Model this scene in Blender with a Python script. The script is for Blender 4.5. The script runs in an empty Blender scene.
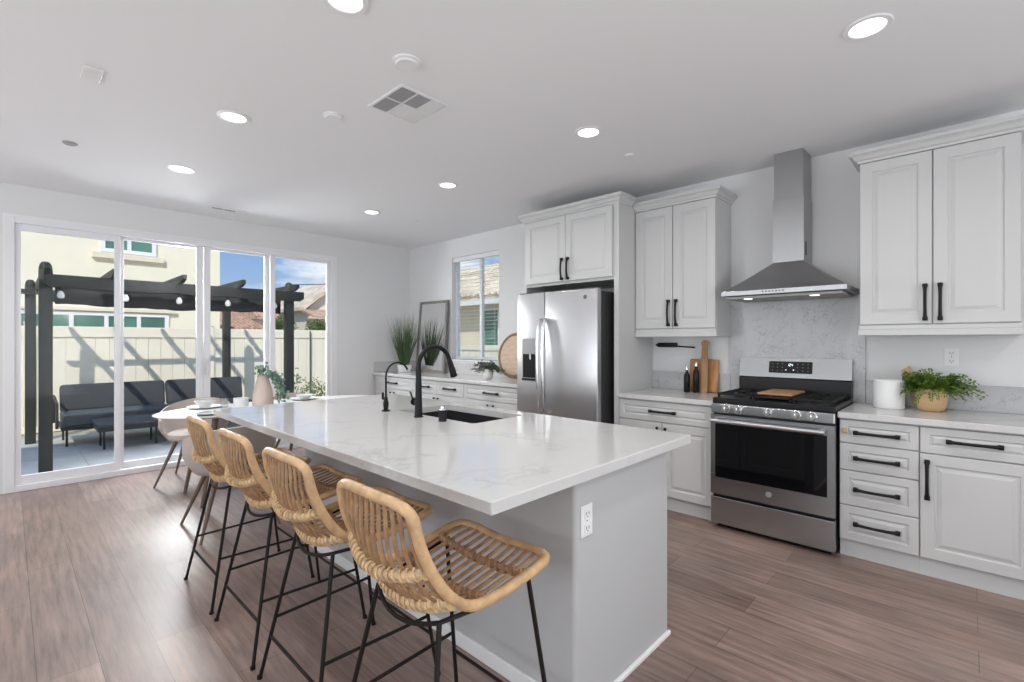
import bpy, bmesh, math, random
from mathutils import Vector, Matrix
R = math.radians
PI = math.pi
random.seed(7)
SC = bpy.context.scene
COL = SC.collection

# ---------------------------------------------------------------- camera
cam = bpy.data.cameras.new('camera'); co = bpy.data.objects.new('camera', cam); COL.objects.link(co)
co.location = (6.22, -4.26, 1.36); co.rotation_euler = (R(90), 0, R(43.6))
cam.sensor_width = 36; cam.lens = 480/1024*36; cam.clip_start = .05; cam.clip_end = 400
SC.camera = co
SC.view_settings.view_transform = 'Standard'; SC.view_settings.look = 'None'
SC.view_settings.gamma = 1; SC.view_settings.use_curve_mapping = False
SC.view_settings.exposure = 0.0

# ---------------------------------------------------------------- world sky with clouds
W = bpy.data.worlds.new('sky'); SC.world = W; W.use_nodes = True
nt = W.node_tree; nt.nodes.clear()
def wn(t, **k):
    n = nt.nodes.new(t)
    for a, v in k.items(): setattr(n, a, v)
    return n
tc = wn('ShaderNodeTexCoord'); sep = wn('ShaderNodeSeparateXYZ'); nt.links.new(tc.outputs['Generated'], sep.inputs[0])
rp = wn('ShaderNodeValToRGB'); nt.links.new(sep.outputs['Z'], rp.inputs[0])
rp.color_ramp.elements[0].position = 0.0; rp.color_ramp.elements[0].color = (.45, .58, .72, 1)
rp.color_ramp.elements[1].position = .55; rp.color_ramp.elements[1].color = (.15, .31, .68, 1)
e = rp.color_ramp.elements.new(.16); e.color = (.25, .41, .70, 1)
mp = wn('ShaderNodeMapping'); mp.inputs['Scale'].default_value = (2.2, 2.2, 6.5); mp.inputs['Location'].default_value = (.3, 1.2, .35)
nt.links.new(tc.outputs['Generated'], mp.inputs[0])
nz = wn('ShaderNodeTexNoise'); nz.inputs['Scale'].default_value = 1.6; nz.inputs['Detail'].default_value = 8; nz.inputs['Roughness'].default_value = .58
nt.links.new(mp.outputs[0], nz.inputs[0])
cr = wn('ShaderNodeValToRGB'); cr.color_ramp.elements[0].position = .50; cr.color_ramp.elements[1].position = .66
nt.links.new(nz.outputs[0], cr.inputs[0])
mx = wn('ShaderNodeMixRGB'); mx.inputs[2].default_value = (.92, .94, .98, 1)
nt.links.new(cr.outputs[0], mx.inputs[0]); nt.links.new(rp.outputs[0], mx.inputs[1])
bgn = wn('ShaderNodeBackground'); bgn.inputs[1].default_value = 1.1; nt.links.new(mx.outputs[0], bgn.inputs[0])
wo = wn('ShaderNodeOutputWorld'); nt.links.new(bgn.outputs[0], wo.inputs[0])

# ---------------------------------------------------------------- sun and added fill lights
sd = bpy.data.lights.new('sun', 'SUN'); sd.energy = 3.4; sd.angle = R(.6); sd.color = (1, .95, .86)
so = bpy.data.objects.new('sun', sd); COL.objects.link(so); so.location = (20, -20, 20)
so.rotation_euler = Vector((-1, .72, -1.03)).to_track_quat('-Z', 'Y').to_euler()
def area(name, loc, direction, sx, sy, power, color=(1, 1, 1)):
    l = bpy.data.lights.new(name, 'AREA'); l.shape = 'RECTANGLE'; l.size = sx; l.size_y = sy; l.energy = power; l.color = color
    o = bpy.data.objects.new(name, l); COL.objects.link(o); o.location = loc
    o.rotation_euler = Vector(direction).to_track_quat('-Z', 'Z').to_euler(); return o
area('rear_fill_light', (9.28, -3.6, 1.5), (-1, 0, 1.4), 4.4, 2.2, 115, (.965, .985, 1))  # added fill light at an unseen opening behind the camera, aimed up
area('side_fill_light', (3.6, -8.08, 1.5), (0, 1, 1.4), 5.4, 2.2, 165, (.965, .985, 1))  # second added fill, at the unseen side opening, also aimed upwards
area('door_fill_light', (-.42, -2.74, 2.62), (1, 0, -.62), 2.9, .35, 165, (.97, .985, 1))  # unseen fill lamp added above the door header, imitating sky light

# ---------------------------------------------------------------- materials
MATS = {}
def mat(name, col, rough=.5, metal=0, noise=0, nscale=8, bump=0, bscale=60, stretch=(1, 1, 1), spec=.5, coat=0, emit=None, estr=0, trans=0, ior=1.45, col2=None):
    m = bpy.data.materials.new(name); m.use_nodes = True; t = m.node_tree; b = t.nodes['Principled BSDF']
    b.inputs['Base Color'].default_value = (*col, 1); b.inputs['Roughness'].default_value = rough
    b.inputs['Metallic'].default_value = metal; b.inputs['Specular IOR Level'].default_value = spec
    b.inputs['Coat Weight'].default_value = coat; b.inputs['Transmission Weight'].default_value = trans; b.inputs['IOR'].default_value = ior
    if emit: b.inputs['Emission Color'].default_value = (*emit, 1); b.inputs['Emission Strength'].default_value = estr
    c = t.nodes.new('ShaderNodeTexCoord'); mp = t.nodes.new('ShaderNodeMapping'); mp.inputs['Scale'].default_value = stretch
    t.links.new(c.outputs['Object'], mp.inputs[0])
    if noise or col2:
        n = t.nodes.new('ShaderNodeTexNoise'); n.inputs['Scale'].default_value = nscale; n.inputs['Detail'].default_value = 6
        t.links.new(mp.outputs[0], n.inputs[0])
        r = t.nodes.new('ShaderNodeValToRGB'); r.color_ramp.elements[0].position = .3; r.color_ramp.elements[1].position = .7
        if col2 is None: col2 = tuple(min(1, x*(1+noise)) for x in col); c1 = tuple(x*(1-noise) for x in col)
        else: c1 = col
        r.color_ramp.elements[0].color = (*c1, 1); r.color_ramp.elements[1].color = (*col2, 1)
        t.links.new(n.outputs[0], r.inputs[0]); t.links.new(r.outputs[0], b.inputs['Base Color'])
    if bump:
        n2 = t.nodes.new('ShaderNodeTexNoise'); n2.inputs['Scale'].default_value = bscale; n2.inputs['Detail'].default_value = 3
        t.links.new(mp.outputs[0], n2.inputs[0])
        bp = t.nodes.new('ShaderNodeBump'); bp.inputs['Strength'].default_value = bump; bp.inputs['Distance'].default_value = .01
        t.links.new(n2.outputs[0], bp.inputs['Height']); t.links.new(bp.outputs[0], b.inputs['Normal'])
    MATS[name] = m; return m

M_island = mat('island_paint', (.47, .47, .472), .7, bump=.06, bscale=180)
M_wall = mat('wall_paint', (.735, .735, .735), .75, bump=.06, bscale=180)
M_ceil = mat('ceiling_paint', (.81, .81, .82), .85, bump=.05, bscale=150)
M_cab = mat('cabinet_white', (.57, .57, .565), .38)
M_trim = mat('trim_white', (.82, .82, .82), .4)
M_vinyl = mat('vinyl_frame', (.80, .80, .82), .35)
M_blk = mat('matte_black_metal', (.008, .008, .009), .45, 0, spec=.3)
M_black = mat('black_enamel', (.008, .008, .009), .3, spec=.3)
M_dark = mat('dark_plastic', (.03, .03, .032), .5)
M_iron = mat('cast_iron', (.012, .012, .012), .6, spec=.3, bump=.2, bscale=200)
M_chrome = mat('bright_chrome', (.8, .8, .8), .15, 1)
M_leg = mat('stool_black_metal', (.012, .009, .008), .5, 0, spec=.25)
M_pl = mat('white_plastic', (.8, .8, .8), .35)
M_slot = mat('outlet_slot', (.05, .05, .05), .6)
M_grey = mat('grey_plastic', (.35, .35, .36), .5)
M_sinkm = mat('sink_composite', (.022, .022, .024), .7, noise=.3, nscale=300, spec=.15)
M_rattan = mat('rattan_pole', (.56, .36, .19), .38, noise=.22, nscale=22, stretch=(1, 1, 1), bump=.3, bscale=90)
M_cane = mat('rattan_wrap', (.60, .42, .24), .5, noise=.3, nscale=40, bump=.3, bscale=120)
M_slat = mat('rattan_slat', (.36, .21, .11), .5, noise=.3, nscale=30, bump=.3, bscale=120)
M_wood3 = mat('paddle_wood', (.40, .22, .10), .45, noise=.3, nscale=7, stretch=(4, 4, .6))
M_wood = mat('acacia_board', (.42, .20, .07), .45, noise=.35, nscale=7, stretch=(4, 4, .6))
M_wood2 = mat('light_board', (.55, .34, .17), .45, noise=.25, nscale=7, stretch=(3, 3, .7))
M_griddle = mat('griddle_board', (.42, .22, .10), .5, noise=.15, nscale=10, stretch=(.5, 4, 1))
M_tray = mat('tray_wood', (.62, .46, .34), .6, noise=.15, nscale=12, stretch=(1, 1, 5))
M_ring = mat('tray_rim_wicker', (.28, .19, .11), .7, noise=.4, nscale=60, bump=.4, bscale=200)
M_greyw = mat('weathered_frame', (.22, .20, .18), .6, noise=.25, nscale=10, stretch=(3, 3, .5))
M_mirror = mat('mirror_glass', (.9, .9, .9), .02, 1)
M_ceramic = mat('white_ceramic', (.78, .78, .77), .3)
M_tanpot = mat('tan_ceramic', (.68, .45, .24), .4, noise=.06, nscale=5, stretch=(1, 1, 6))
M_soil = mat('soil', (.03, .02, .012), .9)
M_leafA = mat('grass_leaf', (.045, .10, .025), .55, col2=(.09, .13, .06), nscale=9)
M_leafB = mat('fern_leaf', (.045, .10, .015), .5, col2=(.15, .24, .03), nscale=14)
M_leafC = mat('olive_leaf', (.05, .08, .05), .6, col2=(.10, .14, .09), nscale=30)
M_leafD = mat('eucalyptus_leaf', (.10, .22, .17), .6, col2=(.25, .38, .30), nscale=30)
M_shrub = mat('shrub_leaf', (.07, .13, .03), .7, col2=(.16, .22, .07), nscale=4)
M_stem = mat('stem_brown', (.10, .06, .035), .7)
M_uphol = mat('beige_upholstery', (.50, .44, .40), .85, noise=.10, nscale=120, bump=.3, bscale=300)
M_taupe = mat('taupe_wood_leg', (.16, .11, .085), .5, noise=.2, nscale=10)
M_tablew = mat('white_lacquer', (.82, .82, .82), .25)
M_blush = mat('blush_vase', (.60, .48, .42), .15, noise=.15, nscale=6)
M_napkin = mat('grey_napkin', (.42, .42, .42), .8)
M_marble_p = mat('quartz_edge', (.62, .62, .62), .3)
M_pergola = mat('pergola_paint', (.030, .032, .028), .55, noise=.12, nscale=6)
M_canopy = mat('canopy_fabric', (.035, .034, .032), .9, noise=.2, nscale=12)
M_sofaf = mat('outdoor_cushion', (.055, .06, .068), .9, noise=.1, nscale=40, bump=.2, bscale=200)
M_sofag = mat('outdoor_seat_fabric', (.085, .095, .10), .9, noise=.1, nscale=40)
M_sofam = mat('outdoor_metal', (.03, .03, .03), .5)
M_fence = mat('fence_vinyl', (.80, .75, .62), .5)
M_stucco = mat('cream_stucco', (.84, .79, .64), .85, noise=.03, nscale=3, bump=.2, bscale=60)
M_stucco2 = mat('pale_stucco', (.78, .70, .56), .85, noise=.05, nscale=3)
M_conc = mat('patio_concrete', (.50, .51, .50), .85, noise=.08, nscale=4)
M_dirt = mat('gravel_strip', (.45, .40, .30), .9, noise=.15, nscale=30)
M_exgl = mat('window_glass_green', (.10, .22, .17), .08, spec=.8, noise=.3, nscale=1.2)
M_bulb = mat('bulb_glass', (.75, .75, .7), .15)
M_lamp = mat('lamp_diffuser', (1, 1, 1), .5, emit=(1, .99, .97), estr=3.0)
M_hoodlamp = mat('hood_lamp', (1, 1, 1), .5, emit=(1, .98, .95), estr=2.0)
M_disp = mat('display_digits', (.8, .85, .9), .5, emit=(.8, .9, 1), estr=.8)
M_brass = mat('brass_latch', (.55, .42, .22), .35, .8)

def mat_steel(name, col, rough, axis):
    m = mat(name, col, rough, 1); t = m.node_tree; b = t.nodes['Principled BSDF']
    c = t.nodes.new('ShaderNodeTexCoord'); mp = t.nodes.new('ShaderNodeMapping'); mp.inputs['Scale'].default_value = axis
    n = t.nodes.new('ShaderNodeTexNoise'); n.inputs['Scale'].default_value = 1; n.inputs['Detail'].default_value = 4
    t.links.new(c.outputs['Object'], mp.inputs[0]); t.links.new(mp.outputs[0], n.inputs[0])
    r = t.nodes.new('ShaderNodeMapRange'); r.inputs['To Min'].default_value = rough-.02; r.inputs['To Max'].default_value = rough+.04
    t.links.new(n.outputs[0], r.inputs[0]); t.links.new(r.outputs[0], b.inputs['Roughness'])
    bp = t.nodes.new('ShaderNodeBump'); bp.inputs['Strength'].default_value = .004; bp.inputs['Distance'].default_value = .002
    t.links.new(n.outputs[0], bp.inputs['Height']); t.links.new(bp.outputs[0], b.inputs['Normal'])
    b.inputs['Anisotropic'].default_value = .5
    return m
M_steel = mat_steel('brushed_steel', (.52, .52, .53), .31, (1.5, 1.5, 40))
M_steelr = mat_steel('range_steel', (.42, .44, .45), .25, (1.5, 1.5, 40))
M_steeld = mat_steel('hood_steel', (.40, .40, .405), .36, (2, 2, 40))

def mat_quartz(name, base, vein, amount, scale, rough):
    m = mat(name, base, rough); t = m.node_tree; b = t.nodes['Principled BSDF']
    c = t.nodes.new('ShaderNodeTexCoord')
    w = t.nodes.new('ShaderNodeTexNoise'); w.inputs['Scale'].default_value = scale*.7; w.inputs['Detail'].default_value = 4
    t.links.new(c.outputs['Object'], w.inputs[0])
    ad = t.nodes.new('ShaderNodeVectorMath'); ad.operation = 'ADD'
    t.links.new(c.outputs['Object'], ad.inputs[0]); t.links.new(w.outputs['Color'], ad.inputs[1])
    n = t.nodes.new('ShaderNodeTexNoise'); n.inputs['Scale'].default_value = scale; n.inputs['Detail'].default_value = 9; n.inputs['Roughness'].default_value = .65
    t.links.new(ad.outputs[0], n.inputs[0])
    r = t.nodes.new('ShaderNodeValToRGB'); r.color_ramp.elements[0].position = .47; r.color_ramp.elements[0].color = (0, 0, 0, 1)
    r.color_ramp.elements[1].position = .53; r.color_ramp.elements[1].color = (0, 0, 0, 1)
    e = r.color_ramp.elements.new(.5); e.color = (1, 1, 1, 1)
    t.links.new(n.outputs[0], r.inputs[0])
    n2 = t.nodes.new('ShaderNodeTexNoise'); n2.inputs['Scale'].default_value = scale*1.3; n2.inputs['Detail'].default_value = 5
    t.links.new(c.outputs['Object'], n2.inputs[0])
    r2 = t.nodes.new('ShaderNodeValToRGB'); r2.color_ramp.elements[0].position = .42; r2.color_ramp.elements[1].position = .66
    t.links.new(n2.outputs[0], r2.inputs[0])
    mu = t.nodes.new('ShaderNodeMath'); mu.operation = 'MULTIPLY'; t.links.new(r.outputs[0], mu.inputs[0]); t.links.new(r2.outputs[0], mu.inputs[1])
    mu2 = t.nodes.new('ShaderNodeMath'); mu2.operation = 'MULTIPLY'; mu2.inputs[1].default_value = amount; t.links.new(mu.outputs[0], mu2.inputs[0])
    n3 = t.nodes.new('ShaderNodeTexNoise'); n3.inputs['Scale'].default_value = 160; n3.inputs['Detail'].default_value = 2
    t.links.new(c.outputs['Object'], n3.inputs[0])
    mixb = t.nodes.new('ShaderNodeMixRGB'); mixb.inputs[1].default_value = (*[x*.93 for x in base], 1); mixb.inputs[2].default_value = (*[min(1, x*1.06) for x in base], 1)
    t.links.new(n3.outputs[0], mixb.inputs[0])
    mix = t.nodes.new('ShaderNodeMixRGB'); mix.inputs[2].default_value = (*vein, 1)
    t.links.new(mu2.outputs[0], mix.inputs[0]); t.links.new(mixb.outputs[0], mix.inputs[1]); t.links.new(mix.outputs[0], b.inputs['Base Color'])
    return m
M_quartz = mat_quartz('white_quartz', (.58, .575, .57), (.24, .23, .22), .34, 1.6, .08)
M_quartz2 = mat_quartz('counter_quartz', (.60, .59, .585), (.25, .24, .23), .45, 2.0, .15)
M_splash = mat_quartz('backsplash_marble', (.50, .50, .51), (.10, .10, .11), .55, 6.5, .25)

def mat_floor():
    m = mat('plank_floor', (.1, .07, .06), .33, spec=1.0); t = m.node_tree; b = t.nodes['Principled BSDF']
    c = t.nodes.new('ShaderNodeTexCoord')
    br = t.nodes.new('ShaderNodeTexBrick'); br.offset = .37; br.inputs['Scale'].default_value = 1
    br.inputs['Brick Width'].default_value = 1.35; br.inputs['Row Height'].default_value = .19; br.inputs['Mortar Size'].default_value = .0012
    br.inputs['Color1'].default_value = (.215, .145, .120, 1); br.inputs['Color2'].default_value = (.30, .215, .185, 1)
    br.inputs['Mortar'].default_value = (.07, .045, .035, 1); br.inputs['Bias'].default_value = 0
    t.links.new(c.outputs['Object'], br.inputs[0])
    mp = t.nodes.new('ShaderNodeMapping'); mp.inputs['Scale'].default_value = (1.3, 16, 1); t.links.new(c.outputs['Object'], mp.inputs[0])
    n = t.nodes.new('ShaderNodeTexNoise'); n.inputs['Scale'].default_value = 2.2; n.inputs['Detail'].default_value = 9; n.inputs['Roughness'].default_value = .65
    t.links.new(mp.outputs[0], n.inputs[0])
    r = t.nodes.new('ShaderNodeValToRGB'); r.color_ramp.elements[0].position = .30; r.color_ramp.elements[0].color = (.50, .50, .50, 1)
    r.color_ramp.elements[1].position = .72; r.color_ramp.elements[1].color = (1.35, 1.32, 1.3, 1)
    t.links.new(n.outputs[0], r.inputs[0])
    mu = t.nodes.new('ShaderNodeMixRGB'); mu.blend_type = 'MULTIPLY'; mu.inputs[0].default_value = 1
    t.links.new(br.outputs[0], mu.inputs[1]); t.links.new(r.outputs[0], mu.inputs[2])
    n2 = t.nodes.new('ShaderNodeTexNoise'); n2.inputs['Scale'].default_value = 1.7; n2.inputs['Detail'].default_value = 3; t.links.new(c.outputs['Object'], n2.inputs[0])
    r2 = t.nodes.new('ShaderNodeValToRGB'); r2.color_ramp.elements[0].position = .35; r2.color_ramp.elements[0].color = (.85, .85, .87, 1)
    r2.color_ramp.elements[1].position = .65; r2.color_ramp.elements[1].color = (1.1, 1.07, 1.05, 1); t.links.new(n2.outputs[0], r2.inputs[0])
    mu3 = t.nodes.new('ShaderNodeMixRGB'); mu3.blend_type = 'MULTIPLY'; mu3.inputs[0].default_value = 1
    t.links.new(mu.outputs[0], mu3.inputs[1]); t.links.new(r2.outputs[0], mu3.inputs[2]); t.links.new(mu3.outputs[0], b.inputs['Base Color'])
    bp = t.nodes.new('ShaderNodeBump'); bp.inputs['Strength'].default_value = .12; bp.inputs['Distance'].default_value = .004
    t.links.new(n.outputs[0], bp.inputs['Height']); t.links.new(bp.outputs[0], b.inputs['Normal'])
    rr = t.nodes.new('ShaderNodeMapRange'); rr.inputs['To Min'].default_value = .30; rr.inputs['To Max'].default_value = .48
    t.links.new(n.outputs[0], rr.inputs[0]); t.links.new(rr.outputs[0], b.inputs['Roughness'])
    return m
M_floor = mat_floor()

def mat_glass(name, tint, refl):
    m = bpy.data.materials.new(name); m.use_nodes = True; t = m.node_tree; t.nodes.clear()
    tr = t.nodes.new('ShaderNodeBsdfTransparent'); tr.inputs[0].default_value = (*tint, 1)
    gl = t.nodes.new('ShaderNodeBsdfGlossy'); gl.inputs['Roughness'].default_value = .02
    lw = t.nodes.new('ShaderNodeLayerWeight'); lw.inputs[0].default_value = .5
    pw = t.nodes.new('ShaderNodeMath'); pw.operation = 'POWER'; pw.inputs[1].default_value = 5; t.links.new(lw.outputs['Facing'], pw.inputs[0])
    mu = t.nodes.new('ShaderNodeMath'); mu.operation = 'MULTIPLY_ADD'; mu.inputs[1].default_value = .6*refl; mu.inputs[2].default_value = .04*refl; t.links.new(pw.outputs[0], mu.inputs[0])
    mi = t.nodes.new('ShaderNodeMixShader'); o = t.nodes.new('ShaderNodeOutputMaterial')
    t.links.new(mu.outputs[0], mi.inputs[0]); t.links.new(tr.outputs[0], mi.inputs[1]); t.links.new(gl.outputs[0], mi.inputs[2]); t.links.new(mi.outputs[0], o.inputs[0])
    return m
M_glass = mat_glass('door_glass', (.98, .99, .99), .15)
M_glass2 = mat_glass('window_glass', (.96, .985, .97), .03)
M_clear = mat_glass('clear_glass', (.92, .93, .93), 2.0)
M_ovengl = mat('oven_glass', (.004, .004, .005), .04, spec=.35)

def mat_tile(name, c1, c2, ax='XY'):
    m = mat(name, c1, .8); t = m.node_tree; b = t.nodes['Principled BSDF']
    c = t.nodes.new('ShaderNodeTexCoord'); n = t.nodes.new('ShaderNodeTexNoise'); n.inputs['Scale'].default_value = 2.5; n.inputs['Detail'].default_value = 2
    t.links.new(c.outputs['Object'], n.inputs[0]); r = t.nodes.new('ShaderNodeValToRGB')
    r.color_ramp.elements[0].position = .4; r.color_ramp.elements[1].position = .6
    r.color_ramp.elements[0].color = (*c1, 1); r.color_ramp.elements[1].color = (*c2, 1)
    t.links.new(n.outputs[0], r.inputs[0]); t.links.new(r.outputs[0], b.inputs['Base Color']); return m
M_tile = mat_tile('clay_roof_tile', (.60, .50, .38), (.78, .68, .54))
M_tile2 = mat_tile('red_roof_tile', (.45, .27, .19), (.60, .40, .30))

# ---------------------------------------------------------------- mesh builder
ORG = {}
def link(o, label=None, cat=None, group=None, kind=None):
    if o.name not in COL.objects: COL.objects.link(o)
    if label: o['label'] = label
    if cat: o['category'] = cat
    if group: o['group'] = group
    if kind: o['kind'] = kind
    return o
def thing(name, label, cat, loc=(0, 0, 0), group=None, rz=0):
    o = bpy.data.objects.new(name, None); link(o, label, cat, group); o.location = loc; o.empty_display_size = .05
    o.rotation_euler = (0, 0, rz); ORG[o] = Vector(loc); return o
def struct_root(name, loc=(0, 0, 0)):
    o = bpy.data.objects.new(name, None); link(o, kind='structure'); o.location = loc; ORG[o] = Vector(loc); return o

class MB:
    def __init__(s): s.bm = bmesh.new()
    def box(s, x0, x1, y0, y1, z0, z1, bev=0, seg=2):
        r = bmesh.ops.create_cube(s.bm, size=1); vs = r['verts']
        for v in vs:
            v.co = Vector((x0+(x1-x0)*(v.co.x+.5), y0+(y1-y0)*(v.co.y+.5), z0+(z1-z0)*(v.co.z+.5)))
        if bev:
            es = list({e for v in vs for e in v.link_edges})
            bmesh.ops.bevel(s.bm, geom=es, offset=bev, segments=seg, affect='EDGES', profile=.5)
        return s
    def poly(s, pts, faces):
        vs = [s.bm.verts.new(p) for p in pts]
        for f in faces:
            try: s.bm.faces.new([vs[i] for i in f])
            except ValueError: pass
        return s
    def prism(s, poly2, a0, a1, axis='y'):
        def P(u, v, a): return {'y': (u, a, v), 'x': (a, u, v), 'z': (u, v, a)}[axis]
        n = len(poly2); lo = [s.bm.verts.new(P(u, v, a0)) for u, v in poly2]; hi = [s.bm.verts.new(P(u, v, a1)) for u, v in poly2]
        s.bm.faces.new(lo); s.bm.faces.new(hi[::-1])
        for i in range(n): s.bm.faces.new((lo[i], hi[i], hi[(i+1) % n], lo[(i+1) % n]))
        return s
    def tube(s, pts, r, seg=8, closed=False, flat=None, up=None):
        pts = [Vector(p) for p in pts]; n = len(pts)
        rad = r if callable(r) else (lambda k: r if not isinstance(r, (list, tuple)) else r[k])
        rings = []; prev = None
        for i in range(n):
            if closed: t = (pts[(i+1) % n]-pts[i-1])
            else: t = pts[min(i+1, n-1)]-pts[max(i-1, 0)]
            if t.length < 1e-9: t = Vector((0, 0, 1))
            t.normalize()
            if prev is None:
                ref = Vector(up) if up else (Vector((0, 0, 1)) if abs(t.z) < .9 else Vector((1, 0, 0)))
                a = t.cross(ref).normalized()
            else:
                a = (prev-t*prev.dot(t))
                a = a.normalized() if a.length > 1e-6 else t.orthogonal().normalized()
            prev = a; b = t.cross(a)
            rr = rad(i); f = flat or 1
            rings.append([s.bm.verts.new(pts[i]+a*math.cos(2*PI*k/seg)*rr+b*math.sin(2*PI*k/seg)*rr*f) for k in range(seg)])
        m = n if closed else n-1
        for i in range(m):
            A = rings[i]; B = rings[(i+1) % n]
            for k in range(seg): s.bm.faces.new((A[k], A[(k+1) % seg], B[(k+1) % seg], B[k]))
        if not closed: s.bm.faces.new(rings[0][::-1]); s.bm.faces.new(rings[-1])
        return s
    def lathe(s, prof, c=(0, 0, 0), seg=28, axis='z'):
        c = Vector(c); rings = []
        def P(r, h, a):
            x, y = r*math.cos(a), r*math.sin(a)
            return c+{'z': Vector((x, y, h)), 'y': Vector((x, h, y)), 'x': Vector((h, x, y))}[axis]
        for r, h in prof:
            if r < 1e-6: rings.append([s.bm.verts.new(P(0, h, 0))])
            else: rings.append([s.bm.verts.new(P(r, h, 2*PI*k/seg)) for k in range(seg)])
        for A, B in zip(rings, rings[1:]):
            for k in range(seg):
                if len(A) == 1 and len(B) == 1: continue
                if len(A) == 1: s.bm.faces.new((A[0], B[k], B[(k+1) % seg]))
                elif len(B) == 1: s.bm.faces.new((A[k], A[(k+1) % seg], B[0]))
                else: s.bm.faces.new((A[k], A[(k+1) % seg], B[(k+1) % seg], B[k]))
        return s
    def xform(s, M):
        bmesh.ops.transform(s.bm, matrix=M, verts=s.bm.verts); return s
    def build(s, name, m, parent=None, smooth=False, loc=None, label=None, cat=None, group=None, kind=None, auto=40):
        bmesh.ops.recalc_face_normals(s.bm, faces=s.bm.faces)
        org = Vector(loc) if loc is not None else Vector((0, 0, 0))
        p = parent
        while p is not None and p not in ORG: p = p.parent
        if p is not None: org = ORG[p]
        if org.length: bmesh.ops.translate(s.bm, vec=-org, verts=s.bm.verts)
        if smooth:
            for f in s.bm.faces: f.smooth = True
            for e in s.bm.edges:
                if len(e.link_faces) == 2 and e.calc_face_angle(0) > R(auto): e.smooth = False
        me = bpy.data.meshes.new(name); s.bm.to_mesh(me); s.bm.free(); me.materials.append(m)
        o = bpy.data.objects.new(name, me); link(o, label, cat, group, kind)
        if parent is not None: o.parent = parent
        elif loc is not None: o.location = org
        return o
def copy_tree(o, parent=None):
    c = o.copy(); COL.objects.link(c); c.parent = parent
    for ch in list(o.children): copy_tree(ch, c)
    return c
def S(name, mb, m): return mb.build(name, m, kind='structure')

# ================================================================ ROOM SHELL
H = 2.77
S('floor', MB().box(0, 9.4, -8.2, 0, -.05, 0), M_floor)
S('ceiling', MB().box(-.15, 9.4, -8.2, .15, H, H+.12), M_ceil)
# left wall = the wall with the sliding glass door (plane x=0)
DY0, DY1, DZ = -4.273, -1.205, 2.48
w = MB().box(-.15, 0, -8.2, DY0, -.05, H).box(-.15, 0, DY1, .15, -.05, H).box(-.15, 0, DY0, DY1, DZ, H)
S('wall_left', w, M_wall)
# right wall = cabinet wall (plane y=0) with the small window
WX0, WX1, WZ0, WZ1 = 1.01, 1.94, 1.11, 2.51
w = MB().box(0, WX0, 0, .15, -.05, H).box(WX1, 9.4, 0, .15, -.05, H).box(WX0, WX1, 0, .15, -.05, WZ0).box(WX0, WX1, 0, .15, WZ1, H)
S('wall_right', w, M_wall)
w = MB().box(9.4, 9.55, -8.2, -6, -.05, H).box(9.4, 9.55, -1.2, .15, -.05, H).box(9.4, 9.55, -6, -1.2, -.05, .3).box(9.4, 9.55, -6, -1.2, 2.6, H)
S('wall_back', w, M_wall)
w = MB().box(-.15, 1.2, -8.35, -8.2, -.05, H).box(6.8, 9.55, -8.35, -8.2, -.05, H).box(1.2, 6.8, -8.35, -8.2, -.05, .3).box(1.2, 6.8, -8.35, -8.2, 2.6, H)
S('wall_front', w, M_wall)
S('baseboard_left', MB().box(0, .014, DY1+.01, -.66, 0, .10, .004), M_trim)
S('shade_roof', MB().box(-.16, 13, -11, .5, 2.91, 2.97), M_stucco2)          # own roof slab, unseen; edges set to shade patio and rear openings

# ---- sliding glass door
d = struct_root('door_1', (0, -2.74, 0))
yA, yB = DY0, DY1
fr = MB()
fr.box(-.14, .012, yA, yA+.055, 0, DZ, .003).box(-.14, .012, yB-.055, yB, 0, DZ, .003)
fr.box(-.14, .012, yA+.055, yB-.055, DZ-.055, DZ, .003).box(-.14, .02, yA+.055, yB-.055, 0, .055, .003)
fr.build('door_frame', M_vinyl, d)
def panel(y0, y1, x0, gz0, gz1, stl, str_, name='sliding_panel'):
    p = MB(); x1 = x0+.04
    p.box(x0, x1, y0, y0+stl, .05, DZ-.055, .003).box(x0, x1, y1-str_, y1, .05, DZ-.055, .003)
    p.box(x0, x1, y0+stl, y1-str_, .05, gz0, .002).box(x0, x1, y0+stl, y1-str_, gz1, DZ-.055, .002)
    o = p.build(name, M_vinyl, d)
    MB().box(x0+.015, x0+.022, y0+stl-.003, y1-str_+.003, gz0-.003, gz1+.003).build('glass_pane', M_glass, o)
    return o
panel(yA+.055, -3.475, -.045, .135, 2.365, .040, .045)
panel(-3.485, -2.735, -.095, .12, 2.40, .045, .065)
p3 = panel(-2.73, -2.03, -.095, .12, 2.40, .065, .050)
p4 = panel(-2.035, yB-.055, -.045, .12, 2.40, .060, .055)
for yy, px in ((-2.765, -.055), (-2.70, -.055)):
    MB().box(px, px+.03, yy-.008, yy+.008, .98, 1.16, .003).tube([(px+.03, yy, 1.0), (px+.045, yy, 1.0), (px+.045, yy, 1.14), (px+.03, yy, 1.14)], .006).build('door_handle', M_vinyl, p3)
S('trim_2', MB().box(0, .011, DY0-.02, DY0, 0, DZ).box(0, .011, DY1, DY1+.02, 0, DZ).box(0, .011, DY0-.02, DY1+.02, DZ, DZ+.02), M_trim)

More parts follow.
